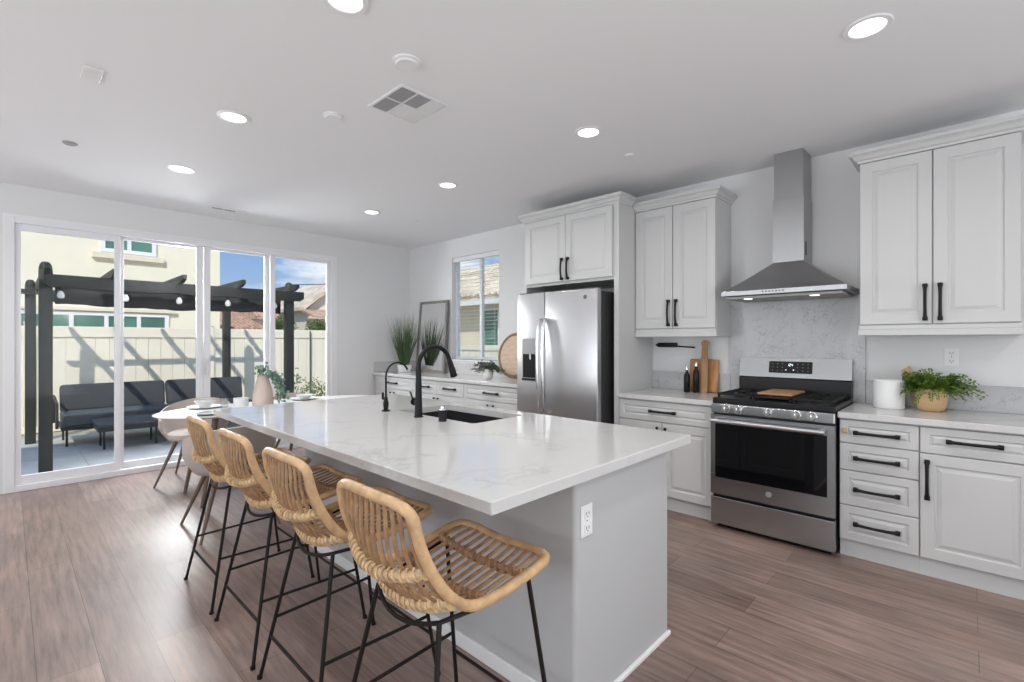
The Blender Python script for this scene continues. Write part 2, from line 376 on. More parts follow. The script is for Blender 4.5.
# ---- kitchen window
wn_ = struct_root('window_1', (1.485, 0, WZ0))
f = MB()
for a in ((WX0, WX0+.035, WZ0, WZ1), (WX1-.035, WX1, WZ0, WZ1), (WX0+.035, WX1-.035, WZ0, WZ0+.035), (WX0+.035, WX1-.035, WZ1-.035, WZ1), (1.50, 1.545, WZ0+.035, WZ1-.035)):
    f.box(a[0], a[1], .07, .12, a[2], a[3], .003)
f.build('window_frame', M_vinyl, wn_)
MB().box(WX0+.03, WX1-.03, .09, .096, WZ0+.03, WZ1-.03).build('window_pane', M_glass2, wn_)
MB().box(WX0-.02, WX1+.02, -.025, .07, WZ0-.022, WZ0, .004).build('window_sill', M_trim, wn_)
bl = thing('window_blind', 'white horizontal slat blind, slats open, in the small kitchen window', 'blind', (1.485, .04, WZ1))
MB().box(WX0+.01, WX1-.01, .012, .065, WZ1-.06, WZ1-.002, .004).build('headrail', M_trim, bl)
s_ = MB()
nz_ = 28
for i in range(nz_):
    z = WZ0+.045+i*(WZ1-.09-WZ0-.045)/(nz_-1)
    s_.box(WX0+.015, WX1-.015, .026, .050, z-.0008, z+.0008)
s_.box(WX0+.015, WX1-.015, .025, .053, WZ0+.008, WZ0+.022, .003)
s_.build('slats', M_trim, bl)
for cx_ in (WX0+.12, WX1-.12): MB().tube([(cx_, .04, WZ0+.02), (cx_, .04, WZ1-.05)], .0015).build('ladder_cord', M_trim, bl)

# ================================================================ CABINETS
def raised(mb, x0, x1, z0, z1, yf, t=.02, rail=.055):
    """raised-panel slab facing -y, outer face at y=yf"""
    w_, h_ = x1-x0, z1-z0
    rail = min(rail, h_*.27)
    k = min(1, h_/.25)
    st = [(0, t), (0, .003), (.003, 0), (rail, 0), (rail+.006, .009), (rail+.014*max(k, .6), .009), (rail+.034*max(k, .5), .002)]
    loops = []
    for ins, dy in st:
        a = [(x0+ins, yf+dy, z0+ins), (x1-ins, yf+dy, z0+ins), (x1-ins, yf+dy, z1-ins), (x0+ins, yf+dy, z1-ins)]
        loops.append([mb.bm.verts.new(p) for p in a])
    mb.bm.faces.new(loops[0]); mb.bm.faces.new(loops[-1])
    for A, B in zip(loops, loops[1:]):
        for i in range(4): mb.bm.faces.new((A[i], A[(i+1) % 4], B[(i+1) % 4], B[i]))
    return mb
def pull(cx, yf, cz, L=.205, vert=False, parent=None, name='pull_handle'):
    mb = MB(); n = 12; pts = []; rr = []
    for i in range(n+1):
        u = -1+2*i/n
        pts.append((u*L/2, -.020-.012*(1-u*u), 0)); rr.append(.0085+.0025*abs(u)**3)
    mb.tube(pts, rr, 8, flat=1.0)
    for sx in (-1, 1):
        mb.box(sx*L/2-.012, sx*L/2+.012, -.027, 0, -.0125, .0125, .003)
    if vert: mb.xform(Matrix.Rotation(R(90), 4, 'Y'))
    mb.xform(Matrix.Translation((cx, yf, cz)))
    return mb.build(name, M_blk, parent, smooth=True)
def knob(cx, yf, cz, parent):
    return MB().lathe([(0, -.026), (.009, -.026), (.012, -.022), (.012, -.017), (.005, -.013), (.005, 0), (0, 0)], (cx, yf, cz), 14, 'y').build('knob', M_blk, parent, smooth=True)

YF = -.622
def base(label, x0, x1, fronts, toe=True):
    t = thing('base_cabinet', label, 'cabinet', ((x0+x1)/2, -.3, 0))
    MB().box(x0, x1, -.60, -.003, .108, .874).build('carcass', M_cab, t)
    MB().box(x0, x1, -.59, -.55, 0, .108, .002).build('toe_kick', M_cab, t)
    for kind, a, b, z0, z1, *h in fronts:
        g = .003
        o = raised(MB(), a+g, b-g, z0+g, z1-g, YF, .021, .045 if kind == 'drawer' else .06).build(kind, M_cab, t)
        for hh in h:
            if hh[0] == 'p': pull(hh[1], YF, hh[2], parent=o, name='drawer_pull' if kind == 'drawer' else 'door_handle', vert=hh[3] if len(hh) > 3 else False)
            else: knob(hh[1], YF, hh[2], o)
    return t
base('white base cabinet left of the stove with one wide drawer over two doors', 4.030, 4.838, [
    ('drawer', 4.030, 4.838, .70, .868, ('p', 4.43, .787)),
    ('door', 4.030, 4.425, .11, .70, ('k', 4.39, .655)), ('door', 4.425, 4.838, .11, .70, ('k', 4.46, .655))])
b4 = base('white base cabinet of four stacked drawers just right of the stove', 5.622, 6.012, [
    ('drawer', 5.622, 6.012, .72, .868, ('p', 5.812, .790)), ('drawer', 5.622, 6.012, .55, .72, ('p', 5.812, .632)),
    ('drawer', 5.622, 6.012, .33, .55, ('p', 5.812, .437)), ('drawer', 5.622, 6.012, .11, .33, ('p', 5.812, .222))])
MB().box(5.640, 5.672, YF-.014, YF-.001, .782, .814, .005).lathe([(0, -.020), (.008, -.020), (.008, -.012), (0, -.012)], (5.656, YF, .798), 14, 'y').build('child_lock', M_brass, b4, label='brass coloured child lock')
base('white base cabinet at the right photo edge, drawer over one tall door', 6.012, 6.48, [
    ('drawer', 6.012, 6.48, .715, .868, ('p', 6.24, .795)), ('door', 6.012, 6.48, .11, .715, ('p', 6.046, .565, True))])
SEAM = [.04, .965, 1.475, 1.985, 2.90]
nm = ['white far base cabinet in the room corner under the grass plants', 'white far base cabinet, narrow, second from the corner',
      'white far base cabinet, narrow, under the kitchen window, third from the corner', 'white far base cabinet next to the refrigerator, below the round tray']
for i in range(4):
    a, b = SEAM[i], SEAM[i+1]; c = (a+b)/2
    fr_ = [('drawer', a, b, .70, .868, ('p', c, .787))]
    if b-a > .7: fr_ += [('door', a, c, .11, .70, ('k', c-.045, .655)), ('door', c, b, .11, .70, ('k', c+.045, .655))]
    else: fr_ += [('door', a, b, .11, .70, ('k', (b-.04 if i == 1 else a+.04), .655))]
    base(nm[i], a, b, fr_)

# worktops
def slab(name, label, x0, x1, y0, y1, m, loc):
    return MB().box(x0, x1, y0, y1, .876, .914, .004).build(name, m, None, loc=loc, label=label, cat='countertop')
slab('countertop', 'white quartz counter along the far wall below the kitchen window', .003, 2.925, -.648, -.003, M_quartz2, (1.4, -.3, .876))
slab('countertop', 'short white quartz counter between refrigerator panel and stove', 4.030, 4.842, -.648, -.003, M_quartz2, (4.4, -.3, .876))
slab('countertop', 'white quartz counter right of the stove holding the fern', 5.618, 6.50, -.648, -.003, M_quartz2, (6, -.3, .876))
# backsplash
bs = thing('backsplash', 'grey veined marble backsplash behind the stove with low strips to each side', 'backsplash', (5.2, 0, .914))
MB().box(4.748, 5.682, -.022, -.001, .9145, 1.74, .002).build('tall_slab', M_splash, bs)
MB().box(4.030, 4.746, -.020, -.001, .9145, 1.078, .002).build('low_strip', M_splash, bs)
MB().box(5.684, 6.50, -.020, -.001, .9145, 1.078, .002).build('low_strip', M_splash, bs)
b2 = thing('backsplash', 'low quartz backsplash strip on the far counter, turning the room corner', 'backsplash', (1, 0, .914))
MB().box(.022, 2.925, -.020, -.001, .9145, 1.06, .002).build('wall_strip', M_quartz2, b2)
MB().box(.001, .021, -.64, -.001, .9145, 1.06, .002).build('side_strip', M_quartz2, b2)

def crown(mb, x0, x1, yf, z0, z1, out=.065, left=True, right=True, yb=-.003):
    prof = [(0, 0), (.008, 0), (.010, .014), (.022, .020), (.035, .040), (.055, .052), (out, .058), (out, z1-z0)]
    sc_ = (z1-z0)
    loops = []
    for o, z in prof:
        zz = z0+min(z, sc_)
        a = x0-(o if left else 0); b = x1+(o if right else 0)
        loops.append([mb.bm.verts.new(p) for p in ((a, -.003, zz), (a, yf-o, zz), (b, yf-o, zz), (b, yb, zz))])
    for A, B in zip(loops, loops[1:]):
        for i in range(4): mb.bm.faces.new((A[i], A[(i+1) % 4], B[(i+1) % 4], B[i]))
    mb.bm.faces.new(loops[-1]); mb.bm.faces.new(loops[0]); return mb
def upper(label, x0, x1, seam, left=True, right=True, up=0):
    t = thing('upper_cabinet', label, 'cabinet', ((x0+x1)/2, -.16, 1.40))
    MB().box(x0, x1, -.325, -.003, 1.462, 2.545+up).build('carcass', M_cab, t)
    for a, b, hx in ((x0, seam, seam-.035), (seam, x1, seam+.035)):
        o = raised(MB(), a+.003, b-.003, 1.468, 2.515+up, -.347, .021, .065).build('door', M_cab, t)
        pull(hx, -.347, 1.60, .205, True, o, 'door_handle')
    crown(MB(), x0, x1, -.345, 2.518+up, 2.592+up, .052, left, right).build('crown_moulding', M_cab, t)
    r = MB(); lx = .008 if left else 0; rx = .008 if right else 0
    r.box(x0-lx, x1+rx, -.352, -.003, 1.395, 1.436, .006, 3); r.box(x0-lx*.3, x1+rx*.3, -.345, -.003, 1.436, 1.462, .003)
    r.build('light_rail', M_cab, t)
    return t
upper('white two-door upper cabinet between refrigerator and range hood', 4.032, 4.748, 4.386, False, True)
upper('white two-door upper cabinet at the right, above the fern', 5.69, 6.435, 6.058, True, True, .02)

# refrigerator surround
t = thing('refrigerator_cabinet', 'tall white cabinet surround with two doors above the refrigerator', 'cabinet', (3.45, -.3, 0))
MB().box(3.980, 4.028, -.62, -.003, 0, 2.56, .002).build('side_panel', M_cab, t)
MB().box(2.928, 2.958, -.62, -.003, 0, 2.56, .002).build('side_panel', M_cab, t)
MB().box(2.958, 3.980, -.615, -.003, 1.90, 2.56).build('carcass', M_cab, t)
for a, b, hx in ((2.964, 3.465, 3.465-.035), (3.465, 3.973, 3.465+.035)):
    o = raised(MB(), a, b-.003, 1.925, 2.545, -.640, .024, .06).build('door', M_cab, t)
    pull(hx, -.640, 2.04, .185, True, o, 'door_handle')
crown(MB(), 2.928, 4.028, -.62, 2.555, 2.635, .05, True, True, -.415).build('crown_moulding', M_cab, t)

# ================================================================ REFRIGERATOR
t = thing('refrigerator', 'stainless side-by-side refrigerator with ice and water dispenser', 'refrigerator', (3.46, -.4, 0))
MB().box(3.005, 3.930, -.735, -.04, .02, 1.795, .006).build('body', M_dark, t)
MB().box(3.01, 3.92, -.70, -.60, 0, .05).build('base_grille', M_dark, t)
lx0, lx1, rx0, rx1 = 3.000, 3.348, 3.356, 3.935
dl = MB().box(lx0, lx1, -.812, -.742, .06, 1.815, .012, 3)
dlo = dl.build('freezer_door', M_steel, t, smooth=True)
dro = MB().box(rx0, rx1, -.812, -.742, .06, 1.815, .012, 3).build('refrigerator_door', M_steel, t, smooth=True)
def fh(x, parent):
    pts = [(x, -.812, 1.56), (x, -.850, 1.555)]
    for i in range(13):
        u = -1+2*i/12; pts.append((x, -.852-.030*(1-u*u), 1.13-u*.42))
    pts += [(x, -.850, .70), (x, -.812, .695)]
    return MB().tube(pts, .0135, 10).build('door_handle', M_chrome, parent, smooth=True)
fh(3.322, dlo); fh(3.384, dro)
dp = MB().box(3.078, 3.262, -.819, -.8125, .975, 1.385, .003)
dpo = dp.build('dispenser', M_grey, dlo)
MB().box(3.088, 3.252, -.8215, -.8195, 1.245, 1.37, .002).build('control_panel', M_grey, dpo)
MB().box(3.092, 3.248, -.8225, -.8195, 1.01, 1.235, .001).box(3.088, 3.252, -.835, -.8195, .985, 1.003, .003).build('dispenser_recess', M_black, dpo)
MB().tube([(3.19, -.829, 1.24), (3.19, -.829, 1.20), (3.195, -.830, 1.185)], .008).build('nozzle', M_pl, dpo)
lg = MB().lathe([(0, -.816), (.019, -.816), (.019, -.8125), (0, -.8125)], (3.812, 0, 1.742), 24, 'y').build('emblem', M_dark, dro)
MB().tube([(3.812+.0145*math.cos(a*PI/8), -.817, 1.742+.0145*math.sin(a*PI/8)) for a in range(16)], .0012, 5, closed=True).tube([(3.812+.008*math.cos(a*.5)*(1-a/22), -.817, 1.742+.009*math.sin(a*.5)) for a in range(12)], .0012, 5).build('emblem_lettering', M_chrome, lg)
MB().box(3.36, 3.93, -.77, -.70, 1.815, 1.826, .003).box(3.0, 3.34, -.77, -.70, 1.815, 1.826, .003).build('hinge_cover', M_dark, t)

# ================================================================ RANGE
t = thing('gas_range', 'freestanding stainless gas stove with black oven window and five knobs', 'stove', (5.23, -.35, 0))
X0, X1 = 4.846, 5.612
MB().box(X0+.004, X1-.004, -.652, -.03, .03, .905).build('body', M_dark, t)
MB().box(X0, X1, -.672, -.10, .905, .945, .008, 2).build('cooktop', M_black, t)
MB().box(X0, X1, -.695, -.652, .838, .905, .006, 2).build('knob_panel', M_steelr, t)
for kx in (4.954, 5.037, 5.228, 5.399, 5.49):
    k = MB().lathe([(0, -.040), (.022, -.040), (.0245, -.036), (.026, -.010), (.031, -.008), (.031, 0), (0, 0)], (kx, -.695, .874), 22, 'y')
    k.box(kx-.004, kx+.004, -.695-.046, -.695-.036, .858, .890, .002)
    k.build('knob', M_chrome, t, smooth=True)
od = MB()
gx0, gx1, gz0, gz1 = X0+.032, X1-.040, .372, .762
for a in ((X0, gx0, .250, .826), (gx1, X1, .250, .826), (gx0, gx1, .250, gz0), (gx0, gx1, gz1, .826)): od.box(a[0], a[1], -.70, -.655, a[2], a[3])
oo = od.build('oven_door', M_steelr, t)
MB().box(gx0, gx1, -.699, -.66, gz0, gz1).build('oven_window', M_ovengl, oo)
hb = MB().tube([(X0+.02, -.752, .787), (X1-.045, -.752, .787)], .016, 12)
for hx in (X0+.04, X1-.065): hb.box(hx-.012, hx+.012, -.75, -.70, .775, .80, .003)
hb.build('door_handle', M_steel, oo, smooth=True)
eg = MB().lathe([(0, -.704), (.019, -.704), (.019, -.7005), (0, -.7005)], (5.235, 0, .318), 24, 'y').build('emblem', M_grey, oo)
MB().tube([(5.235+.0145*math.cos(a*PI/8), -.705, .318+.0145*math.sin(a*PI/8)) for a in range(16)], .0012, 5, closed=True).tube([(5.235+.008*math.cos(a*.5)*(1-a/22), -.705, .318+.009*math.sin(a*.5)) for a in range(12)], .0012, 5).build('emblem_lettering', M_chrome, eg)
MB().box(X0, X1, -.70, -.655, .035, .228, .004).build('storage_drawer', M_steelr, t)
for fy_ in (-.62, -.08): MB().box(X0+.03, X1-.03, fy_-.02, fy_+.02, 0, .03).build('foot', M_black, t)
# back guard
bg = MB().prism([(-.085, 1.068), (-.095, 1.075), (-.065, 1.228), (-.024, 1.228), (-.024, 1.068)], X0, X1, 'x')
bgo = bg.build('control_panel', M_steelr, t)
MB().box(X0, X1, -.10, -.024, .945, 1.068, .003).build('vent_guard', M_black, t)
Ms = Matrix.Translation((5.216, -.0855, 1.155)) @ Matrix.Rotation(R(-11.1), 4, 'X')
MB().box(-.148, .148, -.006, .002, -.044, .046, .003).xform(Ms).build('display', M_black, bgo)
dg = MB()
def seg_digit(mb, cx, cz, w_, h_, on):
    s7 = {'a': (-w_/2, w_/2, h_/2, h_/2), 'g': (-w_/2, w_/2, 0, 0), 'd': (-w_/2, w_/2, -h_/2, -h_/2)}
    v7 = {'f': (-w_/2, 0, h_/2), 'b': (w_/2, 0, h_/2), 'e': (-w_/2, -h_/2, 0), 'c': (w_/2, -h_/2, 0)}
    for k in on:
        if k in s7: mb.box(cx+s7[k][0], cx+s7[k][1], -.0075, -.006, cz+s7[k][2]-.0015, cz+s7[k][2]+.0015)
        else: mb.box(cx+v7[k][0]-.0015, cx+v7[k][0]+.0015, -.0075, -.006, cz+v7[k][1], cz+v7[k][2])
for i, on in enumerate(('bc', 'abged', 'fgbc')): seg_digit(dg, -.012+i*.013, .018, .008, .018, on)
dg.box(.022, .030, -.0075, -.006, -.024, -.016).box(-.03, -.022, -.0075, -.006, -.024, -.018)
dg.xform(Ms).build('display_digits', M_disp, bgo)
kb = MB()
for r_ in range(3):
    for c_ in range(8):
        if 3 <= c_ <= 4: continue
        kb.box(-.125+c_*.035, -.118+c_*.035, -.0072, -.006, -.028+r_*.026, -.025+r_*.026)
kb.xform(Ms).build('touch_keys', M_grey, bgo)
# grates + burners
for gi, (a, b) in enumerate(((X0+.02, 5.10), (5.36, X1-.02))):
    g = MB()
    for yy in (-.62, -.38, -.14): g.box(a, b, yy-.006, yy+.006, .962, .976, .002)
    for xx in (a+.006, b-.006): g.box(xx-.006, xx+.006, -.62, -.14, .962, .976, .002)
    cx = (a+b)/2
    for cy in (-.50, -.26):
        g.box(a, cx-.035, cy-.005, cy+.005, .964, .976, .002).box(cx+.035, b, cy-.005, cy+.005, .964, .976, .002)
        g.box(cx-.005, cx+.005, cy-.115, cy-.035, .964, .976, .002).box(cx-.005, cx+.005, cy+.035, cy+.115, .964, .976, .002)
    for xx in (a+.006, b-.006):
        for yy in (-.61, -.15): g.box(xx-.007, xx+.007, yy-.007, yy+.007, .944, .964)
    g.build('grate', M_iron, t)
    for cy in (-.50, -.26):
        MB().lathe([(0, .962), (.026, .960), (.030, .955), (.030, .951), (.040, .949), (.042, .944), (0, .944)], (cx, cy, 0), 20).build('burner', M_iron, t, smooth=True)
g = MB(); g.box(5.11, 5.35, -.63, -.617, .962, .976, .002).box(5.11, 5.35, -.135, -.122, .962, .976, .002)
for xx in (5.117, 5.343): g.box(xx-.006, xx+.006, -.63, -.122, .962, .976, .002)
for xx in (5.117, 5.343):
    for yy in (-.61, -.15): g.box(xx-.007, xx+.007, yy-.007, yy+.007, .944, .964)
g.box(5.123, 5.337, -.56, -.20, .960, .972, .003)
g.build('grate', M_iron, t)
MB().box(5.118, 5.342, -.555, -.18, .9765, .992, .006).build('griddle_board', M_griddle, None, loc=(5.23, -.37, .976), label='tan wooden board lying over the centre of the stove top', cat='board')

# ================================================================ HOOD
t = thing('range_hood', 'wall-mounted stainless chimney hood above the stove', 'range hood', (5.25, -.25, 1.69))
hx0, hx1, hy = 4.845, 5.645, -.50
h = MB()
h.box(hx0, hx1, hy, -.024, 1.698, 1.734, .003)
h.build('rim', M_steeld, t)
lo = [(hx0+.002, hy+.002), (hx1-.002, hy+.002), (hx1-.002, -.024), (hx0+.002, -.024)]
cx0, cx1, cy0 = 5.146, 5.352, -.275
canopy = MB(); rings = []
for k in range(7):
    u = k/6; s2 = u**.88
    zz = 1.734+u*.213
    A = [(lo[0][0]+(cx0-lo[0][0])*s2, lo[0][1]+(cy0-lo[0][1])*s2), (lo[1][0]+(cx1-lo[1][0])*s2, lo[1][1]+(cy0-lo[1][1])*s2), (lo[2][0]+(cx1-lo[2][0])*s2, -.024), (lo[3][0]+(cx0-lo[3][0])*s2, -.024)]
    rings.append([canopy.bm.verts.new((x, y, zz)) for x, y in A])
for A, B in zip(rings, rings[1:]):
    for i in range(4): canopy.bm.faces.new((A[i], A[(i+1) % 4], B[(i+1) % 4], B[i]))
canopy.bm.faces.new(rings[0]); canopy.bm.faces.new(rings[-1])
canopy.build('canopy', M_steeld, t)
MB().box(cx0, cx1, cy0, -.024, 1.947, 2.42, .002).build('chimney', M_steeld, t)
MB().box(cx0+.006, cx1-.006, cy0+.006, -.024, 2.42, H-.002, .002).build('chimney_extension', M_steeld, t)
MB().box(hx0+.03, hx1-.03, hy+.03, -.05, 1.676, 1.695, .003).build('filter_panel', M_grey, t)
for x in (5.02, 5.45):
    MB().lathe([(0, 1.673), (.028, 1.673), (.032, 1.676), (0, 1.676)], (x, -.43, 0), 20).build('hood_lamp', M_hoodlamp, t)
c_ = MB()
for i in range(7): c_.lathe([(0, -.004), (.005, -.004), (.005, 0), (0, 0)], (5.14+i*.022, hy, 1.718), 10, 'y')
c_.build('control_buttons', M_dark, t)
MB().box(5.3525, 5.354, -.24, -.20, 1.99, 2.09).build('chimney_slot', M_black, t)

# ================================================================ ISLAND
t = thing('kitchen_island', 'grey painted kitchen island body with white base trim', 'kitchen island', (4.1, -2.5, 0))
IX0, IX1, IY0, IY1 = 2.93, 5.205, -2.865, -2.15
hw_ = []
for cx_, cy_, a0_ in ((IX1-.02, IY0+.02, -90), (IX0+.02, IY0+.02, 180)):
    arc = [(cx_+.02*math.cos(R(a0_+90*k/5)), cy_+.02*math.sin(R(a0_+90*k/5))) for k in range(6)]
    hw_.append(arc)
op = hw_[0]+[(IX1, IY1), (IX1-.07, IY1), (IX1-.07, -2.80), (IX0+.07, -2.80), (IX0+.07, IY1), (IX0, IY1)]+hw_[1]
MB().prism(op, 0, .8755, 'z').build('half_wall', M_island, t, smooth=True)
MB().box(IX0+.07, IX1-.07, -2.80, -2.095, .10, .62).box(IX0+.07, IX1-.07, -2.094, -2.082, .10, .8755).build('cabinet_body', M_cab, t)
xs = [IX0+.07+i*(IX1-IX0-.14)/4 for i in range(5)]
for a, b in zip(xs, xs[1:]):
    dd = raised(MB(), -b+.003, -a-.003, .11, .86, 0, .02, .06).xform(Matrix.Translation((0, -2.060, 0)) @ Matrix.Rotation(PI, 4, 'Z')).build('door', M_cab, t)
bb = MB()
bb.box(IX0-.013, IX1+.012, IY0-.013, IY0+.001, 0, .062, .004).box(IX1-.001, IX1+.016, IY0-.013, IY1+.008, 0, .022, .006, 3).box(IX0-.012, IX0+.001, IY0-.012, IY1, 0, .062, .004)
bb.build('base_trim', M_trim, t)
def outlet(name, label, c, face, parent=None):
    # face: 'x' (looks +x) or 'y' (looks -y)
    o = thing(name, label, 'outlet', c)
    P = MB().box(-.036, .036, -.006, 0, -.058, .058, .003)
    Q = MB()
    for z in (.026, -.026): Q.box(-.017, .017, -.009, -.006, z-.017, z+.017, .003)
    Rr = MB()
    for z in (.026, -.026): Rr.box(-.009, -.006, -.0096, -.009, z-.004, z+.008).box(.006, .009, -.0096, -.009, z-.004, z+.008).lathe([(0, -.0096), (.0028, -.0096), (.0028, -.009), (0, -.009)], (0, 0, z-.010), 8, 'y')
    Rr.lathe([(0, -.0068), (.003, -.0068), (.003, -.006), (0, -.006)], (0, 0, 0), 8, 'y')
    M_ = Matrix.Translation(c) @ (Matrix.Rotation(R(90), 4, 'Z') if face == 'x' else Matrix.Identity(4))
    p = P.xform(M_).build('cover_plate', M_pl, o); q = Q.xform(M_).build('sockets', M_pl, p); Rr.xform(M_).build('slots', M_slot, q)
    return o
outlet('power_outlet', 'white power outlet on the end wall of the island', (IX1, -2.803, .705), 'x')
outlet('power_outlet', 'white power outlet on the wall above the fern', (6.137, 0, 1.255), 'y')

# island top with sink cut-out
SX0, SX1, SY0, SY1 = 3.56, 4.285, -2.53, -2.125
t = thing('island_countertop', 'large white veined quartz top of the kitchen island', 'countertop', (3.96, -2.67, .876))
TX0, TX1, TY0, TY1 = 2.655, 5.262, -3.335, -2.015
mb = MB()
def rr_loop(x0, x1, y0, y1, r, n=5):
    pts = []
    for cx, cy, a0 in ((x1-r, y1-r, 0), (x0+r, y1-r, 90), (x0+r, y0+r, 180), (x1-r, y0+r, 270)):
        for k in range(n): a = R(a0+90*k/(n-1)); pts.append((cx+r*math.cos(a), cy+r*math.sin(a)))
    return pts
# ring-shaped slab: quad grid between outer loop and hole loop, plus bevel
outer = rr_loop(TX0, TX1, TY0, TY1, .006); inner = rr_loop(SX0, SX1, SY0, SY1, .03)
def ringslab(mb, lev):
    prev = None; loops = []
    for pts, z in lev: loops.append([mb.bm.verts.new((x, y, z)) for x, y in pts])
    for A, B in zip(loops, loops[1:]+loops[:1]):
        n = len(A)
        for i in range(n): mb.bm.faces.new((A[i], A[(i+1) % n], B[(i+1) % n], B[i]))
outer_s = rr_loop(TX0+.004, TX1-.004, TY0+.004, TY1-.004, .004)
ringslab(mb, [(outer, .876), (outer, .910), (outer_s, .914), (inner, .914), (inner, .876)])
mb.build('quartz_slab', M_quartz, t)
snk = thing('kitchen_sink', 'black undermount sink set into the island top', 'sink', (3.92, -2.33, .66))
mb = MB(); i2 = rr_loop(SX0-.008, SX1+.008, SY0-.008, SY1+.008, .038); i3 = rr_loop(SX0+.012, SX1-.012, SY0+.012, SY1-.012, .06); o2 = rr_loop(SX0-.025, SX1+.025, SY0-.025, SY1+.025, .05)
L = [[mb.bm.verts.new((x, y, z)) for x, y in p] for p, z in ((o2, .8755), (i2, .8755), (i3, .70), (rr_loop(SX0+.03, SX1-.03, SY0+.03, SY1-.03, .05), .685))]
for A, B in zip(L, L[1:]):
    for i in range(len(A)): mb.bm.faces.new((A[i], A[(i+1) % len(A)], B[(i+1) % len(A)], B[i]))
mb.bm.faces.new(L[-1])
mb.build('basin', M_sinkm, snk, smooth=True)
MB().lathe([(0, .690), (.035, .690), (.045, .6865), (0, .6865)], (3.92, -2.33, 0), 24).build('drain', M_chrome, snk)
# main faucet
fx, fy = 3.88, -2.598
t = thing('kitchen_faucet', 'tall matte black gooseneck faucet on the island by the sink', 'faucet', (fx, fy, .914))
pts = [(fx, fy, .916)]; r_ = [.024]
for k in range(1, 9): pts.append((fx, fy, .916+k*.0365)); r_.append(.024-.0014*k*(.9 if k < 5 else .8))
cz, rad = 1.208, .118
for k in range(1, 17):
    a = PI-k*(PI*.92)/16; pts.append((fx, fy+rad+rad*math.cos(a), cz+rad*math.sin(a))); r_.append(.0135)
body = MB().lathe([(0, .914), (.028, .914), (.028, .918), (.025, .921), (0, .921)], (fx, fy, 0), 24)
body.tube(pts, r_, 14).build('spout', M_blk, t, smooth=True)
e_ = Vector(pts[-1]); dv = (e_-Vector(pts[-2])).normalized()
MB().tube([e_-dv*.004, e_+dv*.02, e_+dv*.075, e_+dv*.10, e_+dv*.105], [.015, .0175, .020, .0235, .0215], 14).tube([e_+dv*.045+Vector((0, .017, 0)), e_+dv*.075+Vector((0, .022, 0))], [.007, .006], 8).build('spray_head', M_blk, t, smooth=True)
MB().tube([(fx, fy, 1.0), (fx-.045, fy, 1.0)], .012, 12).tube([(fx-.045, fy, 1.0), (fx-.052, fy, 1.0)], .021, 14).tube([(fx-.05, fy, 1.0), (fx-.056, fy-.02, 1.06)], [.006, .0045], 8).build('lever_handle', M_blk, t, smooth=True)
# filter tap
fx, fy = 3.53, -2.60
t = thing('filter_tap', 'small slim black gooseneck tap at the far side of the sink', 'faucet', (fx, fy, .914))
pts = [(fx, fy, 1.0), (fx, fy, 1.05), (fx, fy, 1.11), (fx, fy, 1.135)]
for k in range(1, 13):
    a = PI-k*(PI*.86)/12; pts.append((fx, fy+.085+.085*math.cos(a), 1.135+.085*math.sin(a)))
MB().lathe([(0, .914), (.028, .914), (.026, .920), (.014, .926), (.017, .945), (.018, .965), (.012, .985), (.010, 1.005), (0, 1.006)], (fx, fy, 0), 20).tube(pts, .0062, 10).build('spout', M_blk, t, smooth=True)
MB().tube([(fx, fy, .985), (fx-.03, fy, .985), (fx-.036, fy, 1.01)], .004, 8).box(fx-.041, fx-.031, fy-.007, fy+.007, .985, 1.03, .003).build('lever_handle', M_blk, t, smooth=True)
t = thing('soap_dispenser', 'short black soap dispenser with a silver cap on the island by the sink', 'soap dispenser', (4.098, -2.592, .914))
MB().lathe([(0, .914), (.024, .914), (.022, .918), (.021, .962), (.025, .966), (.025, .976), (0, .977)], (4.098, -2.592, 0), 22).build('dispenser_body', M_blk, t, smooth=True)
MB().lathe([(0, .977), (.023, .977), (.023, .982), (.012, .986), (.011, .996), (0, .997)], (4.098, -2.592, 0), 22).build('cap', M_chrome, t, smooth=True)

# ================================================================ BAR STOOLS
def lerp(tab, t):
    n = len(tab)-1; f = t*n; i = min(int(f), n-1); u = f-i
    p0 = tab[max(i-1, 0)]; p1 = tab[i]; p2 = tab[i+1]; p3 = tab[min(i+2, n)]
    def cr_(a, b, c, d): return .5*((2*b)+(-a+c)*u+(2*a-5*b+4*c-d)*u*u+(-a+3*b-3*c+d)*u**3)
    if isinstance(p0, tuple): return tuple(cr_(*q) for q in zip(p0, p1, p2, p3))
    return cr_(p0, p1, p2, p3)
SIDE = [(-.258, .940), (-.248, .89), (-.235, .835), (-.205, .765), (-.155, .69), (-.085, .632), (.0, .625), (.10, .640), (.19, .655), (.275, .667)]
HW = [.185, .192, .196, .200, .203, .207, .214, .222, .226, .214]
SAG = [(-.010, 0), (-.018, -.003), (-.030, -.010), (-.038, -.028), (-.035, -.045), (-.015, -.035), (0, -.028), (0, -.024), (0, -.022), (-.016, -.014)]
def shell(u, t):
    y, z = lerp(SIDE, t); w_ = lerp(HW, t); dy, dz = lerp(SAG, t); k = 1-u*u
    return Vector((u*w_, y+dy*k, z+dz*k))
